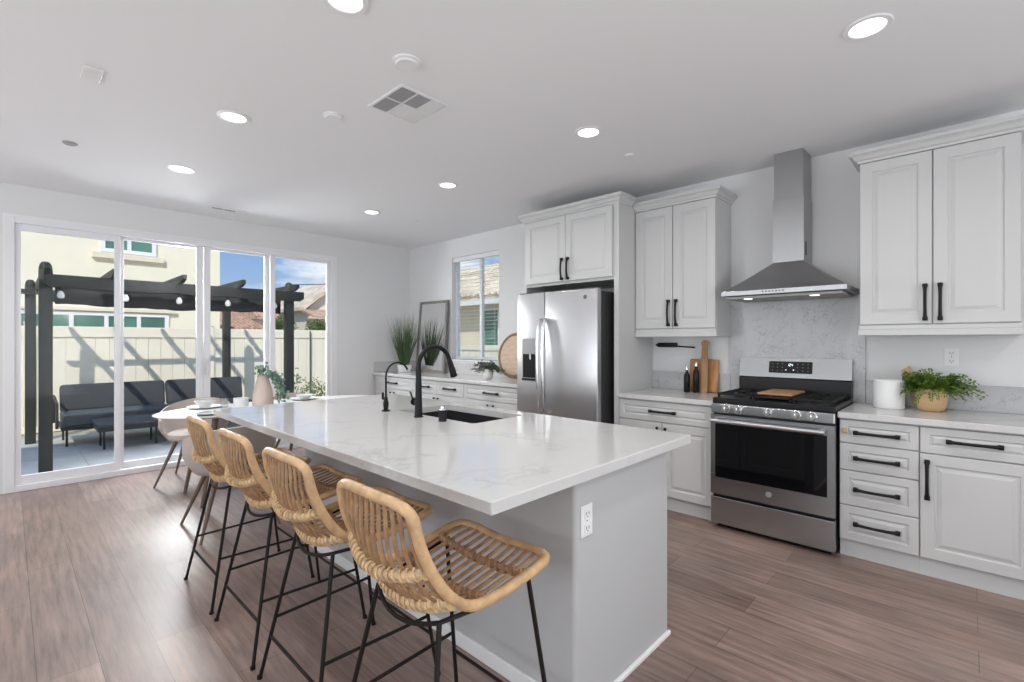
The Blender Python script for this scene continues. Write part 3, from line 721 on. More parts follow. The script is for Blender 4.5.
def make_stool():
    t = thing('bar_stool', 'x', 'bar stool', (0, 0, 0), 'rattan bar stools at the island')
    # rim loop
    pts = []
    n = 34
    for k in range(n): pts.append(shell(1, .045+.91*k/(n-1)))
    for u in (.88, .66, .4, .13, -.13, -.4, -.66, -.88): pts.append(shell(u, .992 if abs(u) > .8 else 1))
    for k in range(n): pts.append(shell(-1, .955-.91*k/(n-1)))
    for u in (-.88, -.66, -.4, -.13, .13, .4, .66, .88): pts.append(shell(u, .01 if abs(u) > .8 else 0))
    for _ in range(2): pts = [(pts[i-1]+pts[i]*2+pts[(i+1) % len(pts)])/4 for i in range(len(pts))]
    MB().tube(pts, .0155, 10, closed=True).build('rim', M_rattan, t, smooth=True)
    sl = MB()
    N = 12
    for i in range(N):
        u = -.88+1.76*i/(N-1)
        p_ = [shell(u, .01+.98*k/30) for k in range(31)]
        sl.tube(p_, .0096, 6, flat=.5, up=(0, 1, 0))
    sl.build('slats', M_slat, t, smooth=True)
    def band(tv, r, wraps, extra=Vector((0, 0, 0)), w_=1.0):
        path = [shell(u*w_, tv)+extra*(1-u*u) for u in [-1+2*k/24 for k in range(25)]]
        b = MB().tube(path, r, 8)
        hp = []
        m = wraps*8
        for k in range(m+1):
            f = k/m*24; i = min(int(f), 23); p = path[i].lerp(path[i+1], f-i); tg = (path[i+1]-path[i]).normalized()
            a = tg.orthogonal().normalized()
            a = (Vector((0, 0, 1))-tg*tg.z).normalized(); c = tg.cross(a); ph = 2*PI*k/8
            hp.append(p+(a*math.cos(ph)+c*math.sin(ph))*(r+.002))
        b.tube(hp, .0045, 5)
        return b
    band(.33, .0135, 19, Vector((0, -.012, -.012))).build('back_band', M_cane, t, smooth=True)
    band(.49, .016, 19, Vector((0, -.010, -.006))).build('lower_band', M_cane, t, smooth=True)
    band(.66, .011, 16).build('seat_band', M_slat, t, smooth=True)
    band(.83, .011, 16).build('seat_band', M_slat, t, smooth=True)
    # metal base
    rl = [(-.155, -.145, .592), (.155, -.145, .592)]; fl = [(-.20, .165, .632), (.20, .165, .632)]
    ft = [(-.25, -.255, 0), (.25, -.255, 0)]; ff = [(-.25, .255, 0), (.25, .255, 0)]
    r = .0075
    for a, b in ((rl[0], ft[0]), (rl[1], ft[1]), (fl[0], ff[0]), (fl[1], ff[1])):
        MB().tube([a, b], r, 8).tube([Vector(b), Vector(b)+Vector((0, 0, .012))], .0105, 8).build('leg', M_leg, t, smooth=True)
    ring = [Vector(rl[0])]
    for k in range(1, 8):
        u = -1+2*k/8; ring.append(Vector((u*.155, -.145-.035*(1-u*u), .592-.028*(1-u*u))))
    ring += [Vector(rl[1]), Vector((.19, -.02, .600)), Vector(fl[1])]
    for k in range(1, 8):
        u = 1-2*k/8; ring.append(Vector((u*.20, .165, .632-.02*(1-u*u))))
    ring += [Vector(fl[0]), Vector((-.19, -.02, .600))]
    MB().tube(ring, .0065, 8, closed=True).build('seat_ring', M_leg, t, smooth=True)
    def at(a, b, z): a = Vector(a); b = Vector(b); return a+(b-a)*((a.z-z)/(a.z-b.z))
    for s in (0, 1): MB().tube([at(rl[s], ft[s], .245), at(fl[s], ff[s], .245)], .0062, 8).build('footrest', M_leg, t, smooth=True)
    MB().tube([at(rl[0], ft[0], .17), at(rl[1], ft[1], .17)], .0062, 8).build('footrest', M_leg, t, smooth=True)
    MB().tube([at(fl[0], ff[0], .17), at(fl[1], ff[1], .17)], .0062, 8).build('footrest', M_leg, t, smooth=True)
    return t
proto = make_stool()
sl_ = ['rattan bar stool farthest from the camera, nearest the dining table', 'rattan bar stool second from the dining table',
       'rattan bar stool second from the near end of the island', 'rattan bar stool nearest the camera, largest in view, by the island corner']
for i, (x, rz) in enumerate(((3.235, 0), (3.82, 0), (4.40, 0), (5.02, 0))):
    o = proto if i == 0 else copy_tree(proto)
    o.location = (x, -3.305, 0); o.rotation_euler = (0, 0, R(rz)); o['label'] = sl_[i]

# ================================================================ DINING AREA
TC = (1.42, -2.45)
t = thing('dining_table', 'white oval dining table set with plates beyond the island', 'table', (TC[0], TC[1], 0))
def oval(a, b, n=48, p=2.4):
    pts = []
    for k in range(n):
        th = 2*PI*k/n; c, s = math.cos(th), math.sin(th)
        pts.append((TC[0]+a*abs(c)**(2/p)*(1 if c >= 0 else -1), TC[1]+b*abs(s)**(2/p)*(1 if s >= 0 else -1)))
    return pts
mb = MB(); lv = [(oval(.40, .95), .725), (oval(.43, .985), .735), (oval(.44, 1.0), .744), (oval(.43, .99), .75)]
L = [[mb.bm.verts.new((x, y, z)) for x, y in p] for p, z in lv]
for A, B in zip(L, L[1:]):
    for i in range(len(A)): mb.bm.faces.new((A[i], A[(i+1) % len(A)], B[(i+1) % len(A)], B[i]))
mb.bm.faces.new(L[0]); mb.bm.faces.new(L[-1]); mb.build('tabletop', M_tablew, t, smooth=True)
for sx in (-1, 1):
    for sy in (-1, 1):
        MB().tube([(TC[0]+sx*.20, TC[1]+sy*.60, .73), (TC[0]+sx*.28, TC[1]+sy*.72, 0)], [.026, .014], 12).build('leg', M_taupe, t, smooth=True)
def make_chair():
    t = thing('dining_chair', 'x', 'chair', (0, 0, 0), 'upholstered dining chairs')
    # tub shell facing +y
    n, m = 30, 9; mb = MB(); O = []; I = []
    for i in range(n+1):
        f = -1+2*i/n; th = R(-90)+f*R(128)   # around the back
        top = .60+.165*math.cos(f*PI/2)
        ro, ri = [], []
        for j in range(m+1):
            v = j/m; z = .42+(top-.42)*v
            rad = .225+.07*math.sin(min(1, v*1.5)*PI/2)
            lean = -.035*v*math.cos(f*PI/2)
            x, y = rad*math.cos(th)*1.02, rad*math.sin(th)*.98+lean
            ro.append(mb.bm.verts.new((x, y, z)))
            r2 = rad-.028*(1-.5*v); ri.append(mb.bm.verts.new((r2*math.cos(th)*1.02, r2*math.sin(th)*.98+lean, z+(.004 if j == m else 0))))
        O.append(ro); I.append(ri)
    for i in range(n):
        for j in range(m):
            mb.bm.faces.new((O[i][j], O[i+1][j], O[i+1][j+1], O[i][j+1])); mb.bm.faces.new((I[i][j], I[i][j+1], I[i+1][j+1], I[i+1][j]))
        mb.bm.faces.new((O[i][m], O[i+1][m], I[i+1][m], I[i][m])); mb.bm.faces.new((O[i][0], I[i][0], I[i+1][0], O[i+1][0]))
    for i in (0, n):
        for j in range(m): mb.bm.faces.new((O[i][j], O[i][j+1], I[i][j+1], I[i][j]))
    mb.build('shell', M_uphol, t, smooth=True, auto=60)
    MB().lathe([(0, .402), (.17, .402), (.215, .412), (.228, .432), (.222, .465), (.19, .482), (0, .486)], (0, .02, 0), 32).build('seat_cushion', M_uphol, t, smooth=True)
    for sx in (-1, 1):
        for sy in (-1, 1): MB().tube([(sx*.12, sy*.12, .405), (sx*.255, sy*.26, 0)], [.018, .009], 10).build('leg', M_taupe, t, smooth=True)
    return t
ch = make_chair()
cl_ = [('beige tub dining chair at the left end of the table, facing the island', (.67, -2.98), -120), ('beige tub dining chair with its back to the island, behind the rattan stools', (2.25, -3.12), 90),
       ('beige tub dining chair seen under the island overhang', (2.22, -2.25), 90), ('beige tub dining chair on the glass door side behind the vase', (.92, -2.05), -90)]
for i, (lb, (x, y), rz) in enumerate(cl_):
    o = ch if i == 0 else copy_tree(ch)
    o.location = (x, y, 0); o.rotation_euler = (0, 0, R(rz)); o['label'] = lb
def plate(x, y, z, r, name, label, m=M_ceramic, group=None):
    return MB().lathe([(0, z), (r*.55, z), (r*.62, z+.002), (r, z+.014), (r, z+.017), (r*.6, z+.006), (0, z+.005)], (x, y, 0), 28).build(name, m, None, smooth=True, loc=(x, y, z), label=label, cat='plate', group=group)
plate(1.16, -3.02, .75, .14, 'dinner_plate', 'white dinner plate at the left place setting of the dining table')
MB().lathe([(0, .757), (.04, .757), (.075, .80), (.085, .815), (.080, .815), (.07, .795), (0, .765)], (1.16, -3.02, 0), 24).build('bowl', M_ceramic, None, smooth=True, loc=(1.16, -3.02, .757), label='white bowl on the plate at the left place setting', cat='bowl')
MB().tube([(1.10, -3.06, .822), (1.13, -3.03, .828), (1.17, -3.0, .826), (1.22, -2.96, .822)], [.010, .018, .018, .012], 8, flat=.5).build('napkin', M_napkin, None, smooth=True, loc=(1.16, -3.02, .815), label='folded grey napkin lying on the white bowl', cat='napkin')
plate(1.66, -3.10, .75, .115, 'side_plate', 'dark grey side plate on the near edge of the dining table', M_dark)
MB().lathe([(0, .75), (.045, .75), (.058, .755), (.064, .84), (.060, .84), (.052, .762), (0, .76)], (1.40, -2.79, 0), 28).build('mug', M_ceramic, None, smooth=True, loc=(1.40, -2.79, .75), label='white cup on the dining table just left of the vase', cat='cup')
MB().lathe([(0, .75), (.026, .75), (.030, .754), (.034, .84), (.032, .84), (.027, .76), (0, .758)], (1.30, -2.90, 0), 20).build('drinking_glass', M_clear, None, smooth=True, loc=(1.30, -2.90, .75), label='clear drinking glass between the plate and the white cup', cat='glass')
plate(1.18, -2.12, .75, .14, 'dinner_plate', 'white dinner plate at the setting behind the vase')
MB().lathe([(0, .757), (.04, .757), (.075, .79), (.085, .80), (.080, .80), (.07, .785), (0, .765)], (1.18, -2.12, 0), 24).build('bowl', M_ceramic, None, smooth=True, loc=(1.18, -2.12, .757), label='white bowl on the plate behind the vase', cat='bowl')
plate(1.62, -2.00, .75, .14, 'dinner_plate', 'white dinner plate on the dining table right of the vase, beyond the island')
# vase + eucalyptus
vx, vy = 1.45, -2.62
t = thing('vase', 'blush vase with trailing green eucalyptus on the dining table', 'vase', (vx, vy, .75))
MB().lathe([(0, .75), (.075, .75), (.088, .765), (.090, .81), (.080, .90), (.058, .98), (.048, 1.02), (.052, 1.04), (.046, 1.04), (.04, 1.01), (0, 1.0)], (vx, vy, 0), 28).build('vase_body', M_blush, t, smooth=True)
lf = MB(); stm = MB(); random.seed(3)
def disc_leaf(mb, c, r, nrm):
    nrm = Vector(nrm).normalized(); a = nrm.orthogonal().normalized(); b = nrm.cross(a)
    vs = [mb.bm.verts.new(Vector(c)+(a*math.cos(2*PI*k/8)+b*math.sin(2*PI*k/8)*.85)*r) for k in range(8)]; mb.bm.faces.new(vs)
for s_i, (dx, dy, L_, up) in enumerate(((.10, .12, 9, .04), (.06, .16, 11, .05), (.14, .08, 8, .05), (-.02, .05, 5, .10), (.03, -.04, 4, .09), (.08, .17, 12, .03), (-.05, -.03, 5, .08))):
    pp = []
    for k in range(L_+1):
        u = k/L_; pp.append(Vector((vx+dx*math.sin(u*PI/2), vy+dy*math.sin(u*PI/2), 1.03+up*math.sin(u*PI)-(.22 if L_ > 7 else -.02)*u*u)))
    stm.tube(pp, .0025, 5)
    for p in pp[1:]:
        for q in range(3): disc_leaf(lf, p+Vector([random.uniform(-.025, .025) for _ in range(3)]), random.uniform(.014, .022), [random.uniform(-1, 1) for _ in range(3)])
stm.build('stems', M_stem, t); lf.build('foliage', M_leafD, t)

# ================================================================ DECOR ON COUNTERS
def blade(mb, p0, dirv, L_, w0, droop, n=7):
    dirv = Vector(dirv).normalized(); side = dirv.cross(Vector((0, 0, 1)))
    side = side.normalized() if side.length > 1e-3 else Vector((1, 0, 0))
    side = (side*math.cos(1)+dirv.cross(side)*math.sin(random.uniform(-1, 1))).normalized()
    prev = None; p = Vector(p0)
    for k in range(n+1):
        u = k/n; ww = w0*(1-u)**.7*(.6+.4*min(1, u*5))
        a = mb.bm.verts.new(p-side*ww); b = mb.bm.verts.new(p+side*ww)
        if prev: mb.bm.faces.new((prev[0], prev[1], b, a))
        prev = (a, b); d_ = dirv+Vector((0, 0, -droop*u*u)); p = p+d_.normalized()*(L_/n)
gx, gy = .35, -.33
t = thing('potted_grass', 'tall spiky grass plant in a white pot by the mirror on the far counter', 'plant', (gx, gy, .914))
MB().lathe([(0, .914), (.085, .914), (.095, .925), (.105, 1.02), (.099, 1.02), (.092, 1.0), (0, 1.0)], (gx, gy, 0), 26).build('pot', M_ceramic, t, smooth=True)
MB().lathe([(0, 1.0), (.092, 1.0), (0, 1.004)], (gx, gy, 0), 20).build('soil', M_soil, t)
mb = MB(); random.seed(11)
for k in range(190):
    a = random.uniform(0, 2*PI); sp = random.uniform(.02, .42); L_ = random.uniform(.42, .86)*(1-.25*sp)
    blade(mb, (gx+.06*math.cos(a)*random.random(), gy+.06*math.sin(a)*random.random(), 1.0), (sp*math.cos(a), sp*math.sin(a), 1), L_, .0065, .25*sp*2)
for v in mb.bm.verts: v.co.x = max(v.co.x, .03); v.co.y = min(v.co.y, -.03 if v.co.x < .26 else -.145)
mb.build('foliage', M_leafA, t)
# mirror
t = thing('mirror', 'leaning rectangular mirror in a grey wood frame on the far counter', 'mirror', (.66, -.06, .914))
Mm = Matrix.Translation((.65, -.115, .9145)) @ Matrix.Rotation(R(-4.5), 4, 'X')
mw, mh = .325, 1.02; f = MB()
for a in ((-mw, -mw+.035, 0, mh), (mw-.035, mw, 0, mh), (-mw+.035, mw-.035, 0, .035), (-mw+.035, mw-.035, mh-.035, mh)): f.box(a[0], a[1], -.015, .012, a[2], a[3], .003)
f.xform(Mm).build('frame', M_greyw, t)
MB().box(-mw+.03, mw-.03, -.004, .004, .03, mh-.03).xform(Mm).build('mirror_glass', M_mirror, t)
# round tray
Mt = Matrix.Translation((2.335, -.125, 1.192)) @ Matrix.Rotation(R(-9), 4, 'X')
t = thing('round_tray', 'round wooden tray with a dark wicker rim leaning beside the refrigerator', 'tray', (2.32, -.12, .914))
MB().lathe([(0, -.010), (.236, -.010), (.236, .010), (0, .010)], (0, 0, 0), 40, 'y').xform(Mt).build('tray_base', M_tray, t)
MB().tube([(.254*math.cos(2*PI*k/48), 0, .254*math.sin(2*PI*k/48)) for k in range(48)], .020, 8, closed=True).xform(Mt).build('tray_rim', M_ring, t, smooth=True)
# olive sprig
ox, oy = 2.15, -.39
t = thing('sprig_vase', 'small clear vase with drooping olive sprigs left of the round tray', 'vase', (ox, oy, .914))
MB().lathe([(0, .914), (.035, .914), (.055, .935), (.06, .965), (.045, 1.0), (.030, 1.02), (.033, 1.03), (.028, 1.03), (.025, 1.015), (0, .99)], (ox, oy, 0), 24).build('vase_body', M_ceramic, t, smooth=True)
lf = MB(); st = MB(); random.seed(5)
for k in range(20):
    a = random.uniform(0, 2*PI); L_ = random.uniform(.10, .21); pp = []
    for j in range(8):
        u = j/7; pp.append(Vector((ox+math.cos(a)*L_*u, oy+math.sin(a)*L_*u*.8, 1.02+.09*math.sin(u*PI*.8)*random.Random(k).uniform(.2, 1.3)-.05*u*u)))
    st.tube(pp, .0018, 5)
    for p in pp[2:]:
        for q in range(3): blade(lf, p, [random.uniform(-1, 1), random.uniform(-1, 1), random.uniform(-.5, .8)], .055, .009, .3, 3)
st.build('stems', M_stem, t); lf.build('foliage', M_leafC, t)
# bottles, boards
def bottle(x, y, h, label):
    t = thing('bottle', label, 'bottle', (x, y, .914), 'dark bottles by the cutting boards')
    z = .914
    MB().lathe([(0, z), (.024, z), (.026, z+.004), (.026, z+h*.62), (.022, z+h*.70), (.012, z+h*.78), (.012, z+h*.86), (0, z+h*.86)], (x, y, 0), 22).build('bottle_body', M_black, t, smooth=True)
    MB().lathe([(0, z+h*.86), (.013, z+h*.86), (.013, z+h*.93), (.005, z+h*.94), (.004, z+h), (0, z+h)], (x, y, 0), 16).build('pour_spout', M_chrome, t, smooth=True)
bottle(4.432, -.165, .225, 'shorter dark bottle left of the cutting boards')
bottle(4.508, -.150, .265, 'taller dark bottle in front of the rectangular cutting board')
Mb = Matrix.Translation((4.535, -.062, .9155)) @ Matrix.Rotation(R(-5.5), 4, 'X')
mb = MB().box(-.125, .125, -.010, .010, 0, .285, .008, 3); mb.xform(Mb)
t = thing('rectangular_board', 'wide brown wooden cutting board leaning behind the paddle board', 'cutting board', (4.575, -.06, .9155))
mb.build('board', M_wood, t, smooth=True)
Mb = Matrix.Translation((4.555, -.118, .9155)) @ Matrix.Rotation(R(-6), 4, 'X')
pp = [(-.036, 0), (.036, 0), (.036, .275), (.026, .315), (.024, .40), (.030, .425), (.024, .445), (.010, .455), (-.010, .455), (-.024, .445), (-.030, .425), (-.024, .40), (-.026, .315), (-.036, .275)]
MB().prism(pp, -.009, .009, 'y').xform(Mb).build('paddle_board', M_wood3, None, loc=(4.555, -.118, .9155), label='narrow wooden paddle board with a long handle, standing upright', cat='cutting board')
# wall bar holder
t = thing('wall_holder', 'black wall-mounted bar holder under the left upper cabinet', 'holder', (4.25, -.02, 1.30))
MB().box(4.095, 4.275, -.034, -.001, 1.302, 1.345, .005).prism([(4.095, 1.304), (4.095, 1.342), (4.068, 1.323)], -.032, -.003, 'y').build('holder', M_black, t)
MB().tube([(4.27, -.018, 1.312), (4.44, -.018, 1.302)], [.006, .008], 8).build('rod', M_black, t, smooth=True)
# canister
MB().lathe([(0, .914), (.080, .914), (.084, .918), (.084, 1.098), (.080, 1.102), (.076, 1.098), (.076, .925), (0, .922)], (5.832, -.20, 0), 40).build('canister', M_ceramic, None, smooth=True, loc=(5.832, -.20, .914), label='plain white round canister left of the fern', cat='canister')
# fern
px_, py_ = 6.045, -.19
t = thing('potted_fern', 'bushy green fern in a tan bowl pot on the right counter', 'plant', (px_, py_, .914))
MB().lathe([(0, .914), (.052, .914), (.064, .922), (.075, .95), (.081, 1.00), (.081, 1.055), (.076, 1.055), (.074, 1.03), (0, 1.025)], (px_, py_, 0), 34).build('pot', M_tanpot, t, smooth=True)
MB().lathe([(0, 1.026), (.073, 1.026), (0, 1.034)], (px_, py_, 0), 20).build('soil', M_soil, t)
mb = MB(); random.seed(21)
for k in range(210):
    a = random.uniform(0, 2*PI); el = random.uniform(.05, 1.25); L_ = random.uniform(.12, .25)*(1.1-.38*el)
    p = Vector((px_+.04*math.cos(a), py_+.04*math.sin(a), 1.035)); dv = Vector((math.cos(a)*math.cos(el)*1.0, math.sin(a)*math.cos(el)*.55, math.sin(el))); n = 9
    if dv.y > 0: dv.y *= .5
    pr = p
    for j in range(n):
        u = j/n; d2 = (dv+Vector((0, 0, -1.1*u*u))).normalized(); q = pr+d2*(L_/n)
        sd_ = d2.cross(Vector((0, 0, 1))).normalized(); wl = .030*(1-u)*(.5+u)+.004
        for sg in (-1, 1):
            tip = q+sd_*sg*wl+Vector((0, 0, random.uniform(-.012, .012)))
            vs = [mb.bm.verts.new(x) for x in (pr, pr.lerp(q, .55)+sd_*sg*wl*.5-d2*.004, tip, q+sd_*sg*wl*.35+d2*.004)]; mb.bm.faces.new(vs)
        pr = q
for v in mb.bm.verts: v.co.y = min(v.co.y, -.03); v.co.x = max(v.co.x, 5.90)
mb.build('foliage', M_leafB, t)
Ms2 = Matrix.Translation((5.955, -.105, .935)) @ Matrix.Rotation(R(-4), 4, 'X') @ Matrix.Rotation(R(-10), 4, 'Y')
MB().prism([(-.008, 0), (.008, 0), (.010, .16), (.036, .20), (.022, .262), (-.030, .235), (-.012, .17)], -.006, .006, 'y').xform(Ms2).build('wooden_spatula', M_wood2, None, loc=(5.955, -.1, .93), label='light wooden spatula head sticking up between canister and fern', cat='utensil')

# ================================================================ CEILING FIXTURES
def downlight():
    t = thing('recessed_light', 'x', 'ceiling light', (0, 0, 0), 'recessed ceiling lights')
    MB().lathe([(.068, 0), (.092, 0), (.094, -.003), (.090, -.007), (.072, -.008), (.068, -.004)], (0, 0, 0), 36).build('trim_ring', M_pl, t, smooth=True)
    MB().lathe([(0, -.0035), (.070, -.0035), (.070, -.0015), (0, -.0015)], (0, 0, 0), 32).build('diffuser', M_lamp, t)
    return t
dl_ = downlight()
spots = [(4.355, -3.30, 'recessed ceiling light cut by the top photo edge'), (5.89, -1.60, 'recessed ceiling light at top right, above the right cabinets'),
         (2.87, -3.28, 'recessed ceiling light at left, larger of the two near the glass door'), (4.36, -1.56, 'recessed ceiling light above the stove side of the island, left of the hood'),
         (1.547, -3.28, 'recessed ceiling light nearest the glass door'), (2.81, -1.52, 'recessed ceiling light, middle of the row in front of the refrigerator'),
         (1.494, -1.52, 'smallest recessed ceiling light, farthest toward the corner')]
hidden = [(5.9, -3.30), (7.4, -1.56), (7.4, -3.3), (1.55, -5.4), (4.4, -5.6), (7.4, -5.6)]
for i, s in enumerate(spots+[(x, y, None) for x, y in hidden]):
    if s[2]:
        o = dl_ if i == 0 else copy_tree(dl_)
        o.location = (s[0], s[1], H); o['label'] = s[2]
    l = bpy.data.lights.new('lamp', 'AREA'); l.shape = 'DISK'; l.size = .13; l.energy = 6.0; l.color = (1, .98, .95); l.spread = R(150)
    lo_ = bpy.data.objects.new('lamp', l); COL.objects.link(lo_); lo_.location = (s[0], s[1], H-.012)
def disc_dev(name, label, cat, x, y, r, h, m=M_pl, lid=True):
    t = thing(name, label, cat, (x, y, H))
    MB().lathe([(0, H), (r, H), (r, H-h*.45), (r*.9, H-h*.6), (0, H-h*.6)], (x, y, 0), 30).build('base', m, t, smooth=True)
    MB().lathe([(0, H-h*.6), (r*.82, H-h*.6), (r*.74, H-h), (0, H-h*1.02)], (x, y, 0), 30).build('cover', m, t, smooth=True)
disc_dev('smoke_detector', 'round white smoke detector on the ceiling beside the square vent', 'smoke detector', 4.163, -2.869, .072, .018)
disc_dev('smoke_detector', 'smaller round white detector left of the square vent', 'smoke detector', 3.333, -2.855, .060, .016)
disc_dev('sprinkler_cover', 'small round sprinkler cover on the ceiling near the hood', 'sprinkler', 4.358, -1.008, .035, .010)
disc_dev('sprinkler_cover', 'tiny round sprinkler cover on the ceiling near the room corner', 'sprinkler', 1.505, -.962, .035, .010)
disc_dev('sprinkler_cover', 'small grey round sprinkler cover on the ceiling above the glass door at left', 'sprinkler', 1.583, -3.955, .042, .012, M_grey)
t = thing('ceiling_sensor', 'small square white sensor on the ceiling at upper left', 'sensor', (2.875, -3.955, H))
MB().box(2.79, 2.955, -3.995, -3.915, H-.008, H, .003).build('housing', M_pl, t); MB().box(2.82, 2.925, -3.98, -3.93, H-.010, H-.008, .0008).build('lens', M_ceramic, t)
def vent(name, label, x0, x1, y0, y1, nx, ny, blades, tilt):
    t = thing(name, label, 'vent', ((x0+x1)/2, (y0+y1)/2, H)); e = .018
    f = MB(); f.box(x0, x1, y0, y0+e, H-.008, H, .002).box(x0, x1, y1-e, y1, H-.008, H, .002).box(x0, x0+e, y0+e, y1-e, H-.008, H, .002).box(x1-e, x1, y0+e, y1-e, H-.008, H, .002)
    xs = [x0+e+(x1-x0-2*e)*i/nx for i in range(nx+1)]; ys = [y0+e+(y1-y0-2*e)*i/ny for i in range(ny+1)]
    for x in xs[1:-1]: f.box(x-.005, x+.005, y0+e, y1-e, H-.007, H)
    for y in ys[1:-1]: f.box(x0+e, x1-e, y-.005, y+.005, H-.007, H)
    f.build('frame', M_pl, t)
    MB().box(x0+.004, x1-.004, y0+.004, y1-.004, H-.0015, H-.0005).build('duct_shade', M_dark, t)  # dark sheet standing in for the shade inside the duct
    for i in range(nx):
        for j in range(ny):
            b = MB(); a, c = xs[i]+.004, xs[i+1]-.004; p, q = ys[j]+.004, ys[j+1]-.004; s = tilt(i, j); n = blades
            for k in range(n):
                yy = p+(q-p)*(k+.5)/n
                if s > 0:
                    b.box(a, c, yy-(q-p)/n*.42, yy+(q-p)/n*.42, H-.0055, H-.0035); continue
                w_ = (q-p)/n*(.98 if s > 0 else .45)
                b.poly([(a, yy-w_*.5, H-.0065 if s > 0 else H-.002), (c, yy-w_*.5, H-.0065 if s > 0 else H-.002), (c, yy+w_*.5, H-.002 if s > 0 else H-.0065), (a, yy+w_*.5, H-.002 if s > 0 else H-.0065)], [(0, 1, 2, 3)])
            b.build('louvres', M_pl if s > 0 else M_grey, t)  # grey colour paints in the shade of the darker cells
vent('ceiling_vent', 'square white ceiling air vent of six cells above the island', 3.61, 3.97, -2.775, -2.43, 2, 3, 8, lambda i, j: -1 if (j == 0 or (j == 1 and i == 1)) else 1)
vent('linear_vent', 'narrow ceiling air vent above the glass door', .40, .50, -2.80, -2.42, 1, 3, 6, lambda i, j: -1 if j < 2 else 1)

# ================================================================ OUTSIDE
GZ = -.10
S('ground', MB().box(-60, -.15, -40, 45, GZ-.2, GZ-.004).box(-.15, 12, .6, 40, GZ-.2, GZ-.004), M_dirt)
pt = MB()
for i in range(4):
    x1_ = -.16-i*.95
    for j in range(8): pt.box(x1_-.94, x1_, -6+j*1.2, -6+j*1.2+1.19, GZ-.1, GZ, .003)
S('patio', pt, M_conc)
# fence (panels, posts, rail)
FX = -4.42
t = thing('vinyl_fence', 'cream vinyl privacy fence behind the outdoor sofa', 'fence', (FX, -1, GZ))
y = -6.5; k = 0
while y < .8:
    p = MB(); n = 13; wd = 2.35/n
    for i in range(n): p.box(FX-.018, FX+.018, y+.06+i*wd, y+.06+(i+1)*wd-.004, GZ+.08, 1.42, .004)
    p.build('panel', M_fence, t)
    MB().box(FX-.04, FX+.04, y+.05, y+2.43, 1.42, 1.60, .008).build('top_rail', M_fence, t)
    MB().box(FX-.035, FX+.035, y+.05, y+2.43, GZ+.01, GZ+.12, .008).build('bottom_rail', M_fence, t)
    MB().box(FX-.06, FX+.06, y-.06, y+.06, GZ, 1.64, .006).box(FX-.07, FX+.07, y-.07, y+.07, 1.64, 1.66, .006).build('post', M_fence, t)
    y += 2.47
# pergola
t = thing('pergola', 'dark grey wooden patio pergola with a gathered canopy', 'pergola', (-2.2, -2.7, GZ))
PX, BXX = -1.13, -3.45; YL, YR = -3.975, -1.37; YL2, YR2 = -4.04, -1.55
def post(x, y, s=.056):
    m = MB().box(x-s, x+s, y-s, y+s, GZ, 2.14, .006)
    m.lathe([(0, 2.235), (.03, 2.228), (.048, 2.20), (.056, 2.16), (.056, 2.14), (0, 2.14)], (x, y, 0), 18)
    m.build('post', M_pergola, t, smooth=True)
for x, y in ((PX, YL), (PX, YR), (BXX, YL2), (BXX, YR2)): post(x, y)
for x, ya, yb in ((PX+.0, YL-.02, YR+.18), (BXX, YL2-.30, YR2+.25)):
    zb = 1.95 if x > -2 else 2.02
    MB().prism([(ya+.05, zb), (yb-.06, zb), (yb, zb+.04), (yb, 2.09), (ya, 2.09), (ya, zb+.04)], x+.07, x+.11, 'x').build('beam', M_pergola, t)
for y in (YL, -3.42, -2.75, -2.08, YR):
    MB().prism([(PX+.33, 2.13), (PX+.33, 2.18), (BXX-.35, 2.18), (BXX-.35, 2.13), (BXX-.25, 2.09), (PX+.20, 2.09)], y-.02, y+.02, 'y').build('rafter', M_pergola, t)
# canopy gathered folds
cv = MB(); nY, nX = 40, 26; G = []
for i in range(nX+1):
    row = []
    for j in range(nY+1):
        u = i/nX; v = j/nY; x = -1.25-.45*u; yy = YL+.08+(YR-YL-.16)*v
        z = 1.93-.11*abs(math.sin(u*PI*4.0))-.03*math.sin(v*PI)+.018*math.sin(v*19+i*.6)
        row.append(cv.bm.verts.new((x, yy, z)))
    G.append(row)
for i in range(nX):
    for j in range(nY): cv.bm.faces.new((G[i][j], G[i+1][j], G[i+1][j+1], G[i][j+1]))
o = cv.build('canopy', M_canopy, t, smooth=True, auto=80)
so_ = o.modifiers.new('thick', 'SOLIDIFY'); so_.thickness = .004
vl = MB(); A = []; 
for j in range(61):
    v = j/60; yy = YL+.08+(YR-YL-.16)*v; A.append([vl.bm.verts.new((-1.245+.012*math.sin(v*40), yy, 1.97)), vl.bm.verts.new((-1.245+.022*math.sin(v*40+.5), yy, 1.775+.012*math.sin(v*17)))])
for p, q in zip(A, A[1:]): vl.bm.faces.new((p[0], p[1], q[1], q[0]))
o = vl.build('canopy_edge', M_canopy, t, smooth=True, auto=80); so_ = o.modifiers.new('thick', 'SOLIDIFY'); so_.thickness = .004
